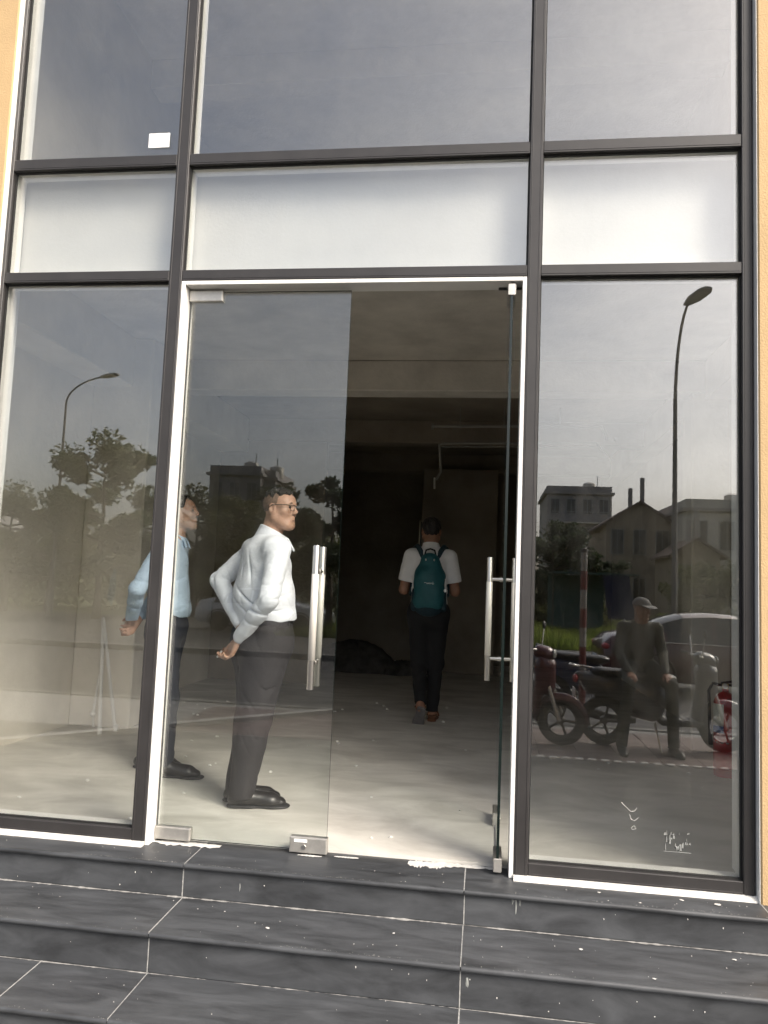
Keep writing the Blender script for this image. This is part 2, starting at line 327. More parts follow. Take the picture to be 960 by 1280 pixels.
for yb in (2.90, 5.3, 7.6): bpart('beam', MB().bbox(-3.2, 1.92, yb, yb+0.24, 2.835, 3.10, 0.008), M['concrete' if yb < 3 else 'rear_shade'])  # rear beams take the same painted-in shade
for yb in (2.90, 5.9): bpart('beam', MB().bbox(-3.2, 1.92, yb, yb+0.24, 5.68, 5.96, 0.008), M['concrete'])
bpart('edge_beam', MB().bbox(-3.2, -2.86, 0.19, 8.6, 2.70, 3.10, 0.008), M['concrete_raw'])
bpart('edge_beam', MB().bbox(1.72, 1.92, 0.30, 8.6, 2.78, 3.10, 0.008), M['concrete_raw'])
bpart('column', MB().bbox(-3.2, -2.70, 2.30, 2.72, 0.0, 3.10, 0.012), M['concrete_raw'])
bpart('column', MB().bbox(1.62, 1.92, 2.90, 3.20, 0.0, 2.835, 0.012), M['concrete_raw'])
bpart('partition', MB().bbox(-3.2, -1.9, 5.35, 5.47, 0.0, 2.835, 0.006), M['rear_shade'])
bpart('partition', MB().bbox(-0.9, 0.15, 7.3, 7.42, 0.0, 2.835, 0.006), M['rear_shade'])
# rough chased groove for cables in the left wall, mortar patch beside it
gv = MB(); zz = np.linspace(0.75, 1.75, 22)
M['stain'] = mat('dark_groove', (0.10, 0.09, 0.075), 0.95, var=0.3, scale=12)
wd = [0.012+0.022*abs(math.sin(i*0.55))+random.uniform(0, 0.008) for i in range(len(zz))]; yo = [1.62+0.012*math.sin(i*0.8)+random.uniform(-0.004, 0.004) for i in range(len(zz))]
gv = MB()
gv.add([(-2.95, 2.297, 1.0), (-2.905, 2.297, 0.93), (-2.88, 2.297, 1.06), (-2.885, 2.297, 1.2), (-2.9, 2.297, 1.24), (-2.93, 2.297, 1.16)], [(0, 1, 2, 3, 4, 5)])
bpart('plaster_patch', gv, M['mortar'])

# ------------------------------------------------------------------ shopfront
S = empty('shopfront_glazing', (-0.64, 0, 0), label='dark grey framed shopfront glazing with white spandrel boxes over the entrance', cat='shopfront')
def spart(name, mb, material, parent=None, **k):
    o = mb.build(name, material, None, **k)
    o.parent = parent or S
    if parent is None: o.location = (0.64, 0, 0)
    return o
Y0, Y1 = -0.034, 0.000       # dark outer frame; glass at 0.004..0.012; white inner profile behind
for x0, x1, zb in ((XLX, XL0, 0.0), (XL1, XM0, 0.0), (XM1, XR0, 0.0), (XR1, XRX, 0.0)):
    mu = spart('mullion', MB().bbox(x0, x1, Y0, Y1, zb, ZT1, 0.003), M['frame'])
    # twin ribs of the aluminium section
    for xr in (x0+0.008, x1-0.012): spart('rib', MB().bbox(xr, xr+0.004, Y0-0.0015, Y0+0.001, zb+0.004, ZT1-0.01, 0.001), M['frame'], mu)
    spart('inner_profile', MB().bbox(x0+0.002, x1-0.002, 0.014, 0.088, zb, ZT1, 0.003), M['white_alu'], mu)
bays = ((XL0, XL1), (XM0, XM1), (XR0, XR1))
def rail(x0, x1, z0, z1, rib=True):
    t = spart('transom', MB().bbox(x0, x1, Y0+0.002, Y1, z0, z1, 0.003), M['frame'])
    if rib: spart('rib', MB().bbox(x0+0.004, x1-0.004, Y0+0.0005, Y0+0.003, z0+0.010, z0+0.014, 0.001), M['frame'], t)
    spart('inner_profile', MB().bbox(x0, x1, 0.014, 0.086, z0+0.002, z1-0.002, 0.003), M['white_alu'], t)
for k, (x0, x1) in enumerate(bays):
    for z0, z1 in ((ZB0, ZB1), (ZA0, ZA1), (ZT0, ZT1)): rail(x0, x1, z0, z1)
    if k != 1: rail(x0, x1, 0.0, ZC1)
    def pane(z0, z1, zz0=None):
        p = spart('glass_pane', MB().box(x0-0.004, x1+0.004, 0.004, 0.012, z0-0.004, z1+0.004), M['glass'])
        g = MB(); w = 0.006
        g.box(x0, x0+w, -0.012, 0.002, z0, z1); g.box(x1-w, x1, -0.012, 0.002, z0, z1); g.box(x0+w, x1-w, -0.012, 0.002, z0, z0+w); g.box(x0+w, x1-w, -0.012, 0.002, z1-w, z1)
        spart('gasket', g, M['rubber'], p); return p
    pane(ZA1, ZT0)
    pane(ZB1, ZA0)
    if k != 1: pane(ZC1, ZB0)
    # white box behind the spandrel glass
    bx = spart('spandrel_board', MB().box(x0-0.01, x1+0.01, 0.10, 0.115, ZB1-0.02, ZA0+0.02), M['board'])
spart('mortar_bead', MB().prism([(-0.062, LZ), (-0.030, LZ), (-0.030, 0.006), (-0.045, 0.003), (-0.058, -0.006)], XLX, XM0-0.0), M['mortar'])
spart('mortar_bead', MB().prism([(-0.062, LZ), (-0.030, LZ), (-0.030, 0.006), (-0.045, 0.003), (-0.058, -0.006)], XM1, XRX+0.03), M['mortar'])
# white door surround
JW = 0.020
spart('door_jamb', MB().bbox(XM0, XM0+JW, -0.030, 0.080, LZ, ZB0, 0.002), M['white_alu'])
spart('door_jamb', MB().bbox(XM1-JW, XM1, -0.030, 0.080, LZ, ZB0, 0.002), M['white_alu'])
spart('door_head', MB().bbox(XM0+JW, XM1-JW, -0.030, 0.080, ZB0-JW, ZB0, 0.002), M['white_alu'])

# ------------------------------------------------------------------ doors
DY = 0.040; DZ0, DZ1 = 0.006, ZB0-JW-0.012
LW = 0.795
def handle(parent, side_axis, pos, z0, z1, off):
    """H handle: two bars through the glass"""
    h = MB()
    ax = Vector((1, 0, 0)) if side_axis == 'x' else Vector((0, 1, 0))
    p = Vector(pos)
    for s in (-1, 1):
        b = p+ax*off*s
        bar = MB().lathe([(0.0, z0), (0.0155, z0), (0.016, z0+0.002), (0.016, z1-0.002), (0.0155, z1), (0.0, z1)], (b.x, b.y, 0), 18).build('handle_bar', M['steel'], parent, auto=True)
        for a0, a1 in ((z0+0.13, z1-0.13),):
            MB().lathe([(0.0, a0-0.0005), (0.0166, a0), (0.0166, a1), (0.016, a1+0.0005)], (b.x, b.y, 0), 18).build('film_sleeve', M['steel_film'], bar, smooth=True)
        for z in (z0+0.115, z1-0.115):
            MB().tube([b-ax*0.012*s+Vector((0, 0, z)), p+ax*0.007*s+Vector((0, 0, z))], 0.0095, 12).build('standoff', M['steel'], bar, auto=True)
            MB().tube([p+ax*0.0135*s+Vector((0, 0, z)), p+ax*0.0065*s+Vector((0, 0, z))], 0.014, 14).build('washer', M['steel'], bar, auto=True)
def door(name, label, loc, rz, mirror, hz):
    """local: leaf lies along +x from the pivot edge, glass plane y = 0"""
    d = empty(name, loc, rz, label, 'door', 'frameless glass leaves of the entrance')
    g = MB(); g.add([(0, -0.006, DZ0), (LW, -0.006, DZ0), (LW, -0.006, DZ1), (0, -0.006, DZ1), (0, 0.006, DZ0), (LW, 0.006, DZ0), (LW, 0.006, DZ1), (0, 0.006, DZ1)], [(0, 1, 2, 3), (5, 4, 7, 6)])
    g.build('glass_pane', M['door_glass'], d)
    e = MB(); e.add([(0, -0.006, DZ0), (LW, -0.006, DZ0), (LW, -0.006, DZ1), (0, -0.006, DZ1), (0, 0.006, DZ0), (LW, 0.006, DZ0), (LW, 0.006, DZ1), (0, 0.006, DZ1)], [(0, 4, 5, 1), (1, 5, 6, 2), (2, 6, 7, 3), (3, 7, 4, 0)])
    e.build('polished_edge', M['glass_edge'], d)
    def patch(nm, x0, x1, z0, z1):
        p = MB().bbox(x0, x1, -0.017, 0.017, z0, z1, 0.002).build(nm, M['steel_dull'], d)
        MB().bbox(x0+0.004, x1-0.004, -0.0185, 0.0185, z0+0.004, z1-0.004, 0.001).build('cover_plate', M['steel_dull'], p)
        return p
    patch('pivot_patch', -0.004, 0.165, DZ1-0.05, DZ1+0.004); patch('pivot_patch', -0.004, 0.165, DZ0-0.004, DZ0+0.052)
    lp = patch('lock_patch', LW-0.166, LW+0.004, DZ0-0.010, DZ0+0.058)
    MB().lathe([(0.0, -0.0225), (0.010, -0.0225), (0.012, -0.0190), (0.012, 0.019), (0.010, 0.0225), (0, 0.0225)], (LW-0.10, 0, DZ0+0.016), 16, 'y').build('lock_cylinder', M['steel'], lp, auto=True)
    MB().bbox(LW-0.145, LW-0.085, -0.0200, -0.0186, DZ0+0.036, DZ0+0.050, 0.0005).build('sticker', M['paper'], lp)
    handle(d, 'y', (LW-0.095, 0, 0), hz[0], hz[1], 0.066)
    return d
h0 = ony(400, 682, DY-0.066)[2]; h1 = ony(386, 862, DY-0.066)[2]
door('glass_door', 'closed frameless glass leaf with a pull bar, hinged beside the blue shirted man', (XM0+JW+0.006, DY, 0), 0.0, 1, (h1, h0))
# the right leaf stands open into the shop, seen along its edge
hz2 = (h1, h0)
door('glass_door', 'open frameless glass leaf swung into the shop, seen edge on', (0.0865, -0.016, 0), R(89.6), -1, hz2)
# head pivots and white mortar under the floor springs
for x in (0.0865,):
    spart('top_pivot', MB().bbox(x-0.022, x+0.022, 0.018, 0.075, DZ1+0.004, ZB0-JW, 0.002), M['steel_dull'])
    spart('top_pivot', MB().bbox(x-0.06, x+0.06, 0.045, 0.06, ZB0-JW-0.010, ZB0-JW-0.001, 0.002), M['frame'])

# ------------------------------------------------------------------ granite steps
ST = empty('entrance_steps', (-0.64, -0.4, GZ), label='black granite entrance steps with pale grout joints and paint specks', cat='steps')
def tpart(name, mb, material, **k):
    o = mb.build(name, material, None, **k); o.parent = ST; o.location = (0.64, 0.4, -GZ); return o
y1, y2, y3 = -0.207, -0.524, -0.822
z1_, z2_ = -0.155, -0.311
TH, NR = 0.022, 0.011
def nose(yb, yf, zt):
    pts = [(yb, zt-TH), (yb, zt)]
    for a in np.linspace(90, 270, 9): pts.append((yf+NR+NR*math.cos(R(a)), zt-NR+NR*math.sin(R(a))))
    return pts[::-1]
def slabrow(yb, yf, zt, joints):
    JT('t', yf+0.006, yb, zt-0.006, zt+0.0013, joints)
    for a, b in zip(joints[:-1], joints[1:]):
        o = tpart('tread_slab', MB().prism(nose(yb, yf, zt+random.uniform(-0.0012, 0.0012)), a+0.0018, b-0.0018), M['granite'], auto=True)
def riserrow(y, zb, zt, joints):
    JT('r', y-0.0006, y+0.01, zb, zt, joints)
    for a, b in zip(joints[:-1], joints[1:]):
        tpart('riser_slab', MB().bbox(a+0.0018, b-0.0018, y, y+0.018, zb, zt, 0.0015), M['granite'])
XA, XB = -4.4, 3.2
def joints(kind, y0, y1_, z0, z1, xs):
    for x in xs[1:-1]:
        w = random.uniform(0.0016, 0.0026)
        tpart('grout_joint', MB().box(x-w, x+w, y0, y1_, z0, z1), M['joint'])
JT = joints
M['joint'] = mat('white_joint', (0.32, 0.32, 0.31), 0.95, var=0.25, scale=60)
slabrow(0.080, y1, LZ, [XA, -3.58, -2.405, -1.228, -0.048, 1.13, 2.3, XB])
slabrow(y1+0.045, y2, z1_, [XA, -3.58, -2.405, -1.232, -0.048, 1.13, 2.3, XB])
slabrow(y2+0.045, y3, z2_, [XA, -3.58, -2.86, -1.668, -1.233, -0.048, 1.13, 2.3, XB])
riserrow(y1+0.022, z1_+0.003, LZ-TH-0.001, [XA, -3.58, -2.405, -1.236, -0.046, 1.13, 2.3, XB])
riserrow(y2+0.022, z2_+0.003, z1_-TH-0.001, [XA, -3.58, -2.405, -1.236, -0.048, 1.13, 2.3, XB])
riserrow(y3+0.022, GZ+0.003, z2_-TH-0.001, [XA, -3.58, -2.405, -1.236, -0.048, 1.13, 2.3, XB])
core = MB()
core.prism([(0.083, GZ-0.1), (0.083, LZ-0.0045), (y1+0.035, LZ-0.0045), (y1+0.035, z1_-0.004), (y1+0.028, z1_-0.004), (y2+0.035, z1_-0.004), (y2+0.035, z2_-0.004), (y2+0.028, z2_-0.004), (y3+0.035, z2_-0.004), (y3+0.035, GZ-0.1)], XA, XB)
tpart('mortar_core', core, M['grout'])
# ragged mortar beads along the foot of the risers
def bead(y, z, x0, x1, w, h):
    b = MB(); xs = np.linspace(x0, x1, int((x1-x0)/0.012)); ph = random.random()*9
    vs = []; 
    for x in xs:
        k = 0.55+0.45*math.sin(x*9+ph)*math.sin(x*23.0+ph*2)+random.uniform(-0.35, 0.35); k = max(k, 0.15)
        vs += [(x, y-w*k, z), (x, y, z+h*k), (x, y+0.003, z)]
    fs = []
    for i in range(len(xs)-1):
        a = i*3; fs += [(a, a+3, a+4, a+1), (a+1, a+4, a+5, a+2)]
    return b.add(vs, fs)
tpart('mortar_line', bead(y1+0.022, z1_+0.0005, XA, XB, 0.010, 0.003), M['grout'])
tpart('mortar_line', bead(y2+0.022, z2_+0.0005, XA, XB, 0.006, 0.002), M['grout'])
# paint and plaster spots
sp = MB()
def blob(c, rx, ry, up, n=9):
    c = np.array(c, float); vs = []
    ex, ey = (np.array([1, 0, 0]), np.array([0, 1, 0])) if up == 'z' else (np.array([1, 0, 0]), np.array([0, 0, 1]))
    en = np.array([0, 0, 1.]) if up == 'z' else np.array([0, -1., 0])
    for k in range(n):
        a = 2*math.pi*k/n; q = random.uniform(0.6, 1.15); vs.append(c+ex*rx*q*math.cos(a)+ey*ry*q*math.sin(a)+en*0.0006)
    vs.append(c+en*0.0022)
    sp.add(vs, [(k, (k+1) % n, n) for k in range(n)])
for i in range(200):
    t = random.choice((0, 1, 1, 2)); x = random.uniform(-2.6, 1.6); s = random.choice((0.0012, 0.0012, 0.0018, 0.0026)) 
    yb, yf, z = ((-0.06, y1+0.012, LZ), (y1+0.02, y2+0.012, z1_), (y2+0.02, y3+0.012, z2_))[t]
    if random.random() < 0.3: blob((x, (yf+0.009), random.uniform(z-0.13, z-0.03)), s, s*random.uniform(0.8, 2), 'y')
    else: blob((x, random.uniform(yf, yb), z+0.0012), s, s*random.uniform(0.6, 1.4), 'z')
for u, v, z, s in ((492, 1167, z1_, 0.007), (334.5, 1160.5, z1_, 0.010), (281, 1140, z1_, 0.004), (726, 1187, z1_, 0.012), (818, 1224, z1_, 0.008), (918, 1200, z1_, 0.009), (749, 1116, LZ, 0.008), (852, 1125.5, LZ, 0.011), (897, 1131, LZ, 0.014), (800, 1129, LZ, 0.006)):
    p = onz(u, v, z); blob((p[0], p[1], z+0.0014), s, s*0.8, 'z')
tpart('paint_spots', sp, M['mortar'])['kind'] = 'stuff'
sp = MB()
for i in range(900):                                      # cement dust caught along the nosings
    yf, z = random.choice(((y1, LZ), (y1, LZ), (y2, z1_), (y3, z2_))); x = random.uniform(-2.7, 1.7)
    if math.sin(x*3.1+yf*7)+0.6*math.sin(x*7.7) < random.uniform(-1.2, 1.0): continue
    s = random.choice((0.0008, 0.0012, 0.0016)); blob((x, yf+random.uniform(0.004, 0.016), z+0.0008), s*random.uniform(1, 2.5), s, 'z', 6)
tpart('nosing_dust', sp, M['grout'])['kind'] = 'stuff'
# smeared mortar patches on the threshold and riser
sp = MB()
def smear(u0, u1, v, z, hh, n=26):
    a = onz(u0, v, z); b = onz(u1, v+(u1-u0)*0.083, z); vs = []
    for k in range(n):
        t = k/(n-1); p = a+(b-a)*t; w = hh*(0.35+0.65*random.random())*math.sin(math.pi*min(max(t, 0.06), 0.94))**0.35
        vs += [(p[0], p[1]-w*random.uniform(0.4, 0.8), z+0.0022), (p[0], p[1]+w*0.5, z+0.0028)]
    sp.add(vs, [(2*i, 2*i+2, 2*i+3, 2*i+1) for i in range(n-1)])
smear(189, 276, 1051.5, LZ, 0.075); smear(512, 620, 1077.5, LZ, 0.055); smear(510, 556, 1079, LZ, 0.10); smear(372, 402, 1069, LZ, 0.02); smear(418, 448, 1071, LZ, 0.02)
tpart('mortar_smear', sp, M['mortar'])['kind'] = 'stuff'
sp = MB()
for u, v, w, l in ((641, 1120, 0.008, 0.022), (645, 1122, 0.005, 0.04), (650, 1121, 0.004, 0.028), (300, 1106, 0.0025, 0.02)):
    p = ony(u, v, y1+0.0215); blob((p[0], y1+0.0215, p[2]-l/2), w, l, 'y', 11)
p = ony(584, 1228, y2+0.0215); blob((p[0], y2+0.0215, p[2]), 0.008, 0.022, 'y', 11)
tpart('paint_drips', sp, M['residue'])['kind'] = 'stuff'

# ------------------------------------------------------------------ things on the glass
p0, p1 = ony(185, 184.5, 0.0), ony(212.5, 165.5, 0.0)
o = MB().bbox(p0[0], p1[0], 0.0030, 0.0038, p0[2], p1[2], 0.0002).build('paper_note', M['paper']); tag(o, 'small blank white paper note stuck to the upper glass', 'paper')
# finger-drawn chalk scrawl and rectangle of tape residue on the right pane
tb = MB()
for pts in (((777, 1003), (783, 1009), (788, 1014), (793, 1014), (796, 1010)), ((787, 1018), (789, 1024), (793, 1026), (798, 1022)), ((789, 1034), (790, 1037), (795, 1036), (793, 1032), (790, 1034))):
    tb.tube([tuple(ony(u, v, 0.0028)) for u, v in pts], 0.0007, 5)
tag(tb.build('chalk_scrawl', M['chalk']), 'thin white chalk scrawl low on the glass pane', 'scrawl')
tb = MB(); a, b = ony(829, 1064, 0.003), ony(865, 1040, 0.003)
for k in range(20):
    x = random.uniform(a[0], b[0]-0.01); z = random.uniform(a[2], b[2]-0.012); w, h = random.uniform(0.002, 0.014), random.uniform(0.006, 0.03)
    h = min(h, b[2]-z); tb.add([(x, 0.0032, z), (x+w, 0.0032, z+random.uniform(-.003, .003)), (x+w*random.uniform(.3, 1), 0.0032, z+h), (x+w*0.1, 0.0032, z+h*random.uniform(.5, 1))], [(0, 1, 2, 3)])
tb.box(a[0], b[0]-0.004, 0.0026, 0.0034, a[2], a[2]+0.002)
tag(tb.build('tape_residue', M['residue']), 'torn rectangular tape residue on the lower glass pane', 'residue')

# ------------------------------------------------------------------ things inside
def pipe(label, pts, rad, material, name='ceiling_pipe', cat='pipe', group=None):
    mb = MB().tube(pts, rad, 10); o = mb.build(name, material, auto=True); tag(o, label, cat, group); return o
py = 4.6
def pz(u, v, y=py): return tuple(ony(u, v, y))
a, b = pz(541, 533), pz(752, 533); c_ = (b[0]+0.25, py+1.1, b[2])
pp = pipe('grey pipe under the ceiling slab, highest of the pipes with a flanged end', [a, b, c_, (c_[0], 5.25, c_[2])], 0.016, M['pipe'])
MB().lathe([(0, -0.012), (0.035, -0.012), (0.035, 0.008), (0, 0.008)], a, 16, 'x').build('flange', M['pipe'], pp, auto=True)
a = pz(549, 554); b = pz(745, 554)
p2_ = pipe('grey pipe under the ceiling bending down to an open drop', [tuple(pz(545, 600)), tuple(pz(551, 590)), tuple(pz(550, 570)), tuple(pz(549, 556)), tuple(pz(556, 554)), b, (b[0]+0.3, py+1.0, b[2])], 0.013, M['pipe'])
MB().tube([pz(543, 597), pz(543, 611)], 0.010, 8).build('white_tail', M['white_pipe'], p2_)
pipe('thin grey conduit running just below the bent pipe', [pz(552, 558.5, 4.62), pz(742, 558.5, 4.62)], 0.007, M['pipe'], 'conduit', 'conduit')
for u in (600, 680):
    q = pz(u, 533); pass
# hangers carry the pipes from the slab
for u in (575, 630, 700):
    q = pz(u, 533); tag(MB().tube([(q[0], py, q[2]-0.02), (q[0], py, 3.1)], 0.004, 6).build('pipe_hanger', M['pipe']), {575: 'thin steel hanger rod nearest the flanged pipe end', 630: 'thin steel hanger rod midway along the flanged pipe', 700: 'thin steel hanger rod nearest the bend of the flanged pipe'}[u], 'hanger', 'pipe hangers under the slab')
def leaning(u0, v0, u1, v1, ytop, label):
    a = onz(u0, v0, 0.0); t = ony(u1, v1, ytop)
    o = pipe(label, [tuple(a+np.array([0, 0, 0.005])), tuple(t)], 0.0135, M['white_pipe'], 'plastic_pipe', 'pipe', 'pipes leaning on the column')
    MB().lathe([(0.0, 0), (0.018, 0), (0.018, 0.05), (0.0, 0.05)], (a[0], a[1], 0.001), 12).build('end_cap', M['white_pipe'], o, auto=True)
leaning(124, 918, 129, 775, 2.27, 'white plastic pipe leaning upright against the concrete column')
leaning(144, 914, 129, 772, 2.26, 'white plastic pipe leaning slantwise, its foot nearer the blue shirted man')
q = onz(116, 893, 0.10)
o = MB().tube([(q[0], q[1]+0.02, 0.0), (q[0], q[1], 0.10), (q[0]+0.02, q[1]+0.02, 0.40)], 0.010, 8).build('plastic_pipe', M['white_pipe'], auto=True)
tag(o, 'short grey stub of pipe standing beside the leaning pipes', 'pipe'); MB().ellip((q[0], q[1], 0.10), (0.022, 0.022, 0.022)).build('joint', M['white_pipe'], o, smooth=True)
# heaps of sand and rubble at the back of the shop
M['rubble'] = mat('rubble', (0.09, 0.085, 0.08), 0.95, var=0.4, scale=7, bump=0.8, bscale=30)
def heap(loc, r, h, label):
    n, k = 40, 9; mb = MB(); vs = []
    for i in range(k+1):
        q = i/k
        for j in range(n):
            a = 2*math.pi*j/n; rr = r*(1-q)*(1+0.12*math.sin(3*a+loc[0]*5)+0.06*math.sin(7*a)); z = h*(1-(1-q)**2)**0.9+random.uniform(-0.03, 0.03)*(q < 0.98 and q > 0)
            vs.append((rr*math.cos(a), rr*math.sin(a)*0.8, max(z, 0) if i else 0.0))
    mb.add(vs, [(i*n+j, i*n+(j+1) % n, (i+1)*n+(j+1) % n, (i+1)*n+j) for i in range(k) for j in range(n)]+[tuple(range(k*n, k*n+n))])
    o = mb.build('rubble_heap', M['rubble'], smooth=True); o.location = loc; tag(o, label, 'heap'); return o
heap((-1.75, 7.2, 0), 0.7, 0.38, 'larger dark heap of rubble at the back of the shop')
heap((-1.05, 6.9, 0), 0.32, 0.16, 'low dark heap of sand beside the rubble heap')
# fire extinguisher
M['red'] = mat('red_enamel', (0.42, 0.025, 0.03), 0.35, var=0.06, scale=5, coat=0.3)
M['black'] = mat('black_rubber', (0.02, 0.02, 0.021), 0.5)
M['label_w'] = mat('label_white', (0.72, 0.74, 0.66), 0.5); M['label_b'] = mat('label_blue', (0.05, 0.13, 0.35), 0.5); M['brass'] = mat('brass', (0.5, 0.36, 0.12), 0.35, metal=1)
q = onz(907, 970, 0.0)
FE = empty('fire_extinguisher', q, R(-20), 'red fire extinguisher with pale label standing inside the glass', 'extinguisher')
RE, HE = 0.078, 0.56
MB().lathe([(0.0, 0.0), (RE*0.93, 0.0), (RE*0.97, 0.012), (RE*0.97, 0.03), (RE, 0.034), (RE, HE*0.82), (RE*0.95, HE*0.88), (RE*0.8, HE*0.94), (RE*0.5, HE*0.98), (0.022, HE), (0.022, HE+0.02), (0, HE+0.02)], n=32).build('cylinder', M['red'], FE, auto=True)
def wrap(nm, z0, z1, a0, a1, material, r=RE+0.0012):
    mb = MB(); n = 14; vs = []
    for i in range(n+1):
        a = R(a0+(a1-a0)*i/n)
        for rr in (r, r-0.001):
            for z in (z0, z1): vs.append((rr*math.cos(a), rr*math.sin(a), z))
    fs = []
    for i in range(n):
        a = i*4; fs += [(a, a+4, a+5, a+1), (a+3, a+7, a+6, a+2), (a+1, a+5, a+7, a+3), (a+2, a+6, a+4, a)]
    mb.add(vs, fs); return mb.build(nm, material, FE, smooth=True)
wrap('label', HE*0.60, HE*0.86, -165, -95, M['label_w'], RE+0.001); wrap('label_band', HE*0.52, HE*0.60, -165, -95, M['label_b']); wrap('strap', HE*0.40, HE*0.415, -180, 179, M['pipe'])
v_ = MB().bbox(-0.02, 0.02, -0.02, 0.02, HE+0.018, HE+0.055, 0.004).build('valve', M['brass'], FE)
MB().tube([(-0.03, 0, HE+0.055), (0.06, 0, HE+0.075), (0.12, 0, HE+0.07)], 0.008, 8).build('lever', M['black'], v_)
MB().tube([(-0.03, 0, HE+0.05), (0.06, 0, HE+0.045), (0.11, 0, HE+0.035)], 0.008, 8).build('carry_handle', M['black'], v_)
MB().lathe([(0, -0.012), (0.018, -0.012), (0.018, 0), (0, 0)], (0, -0.02, HE+0.04), 14, 'y').build('gauge', M['steel'], FE, auto=True)
MB().tube([(-0.02, 0, HE+0.04), (-0.08, 0, HE+0.05), (-0.105, 0, HE), (-0.1, 0, HE*0.6), (-0.092, 0, HE*0.35)], [0.010, 0.010, 0.010, 0.011, 0.016], 10).build('hose', M['black'], FE, smooth=True)
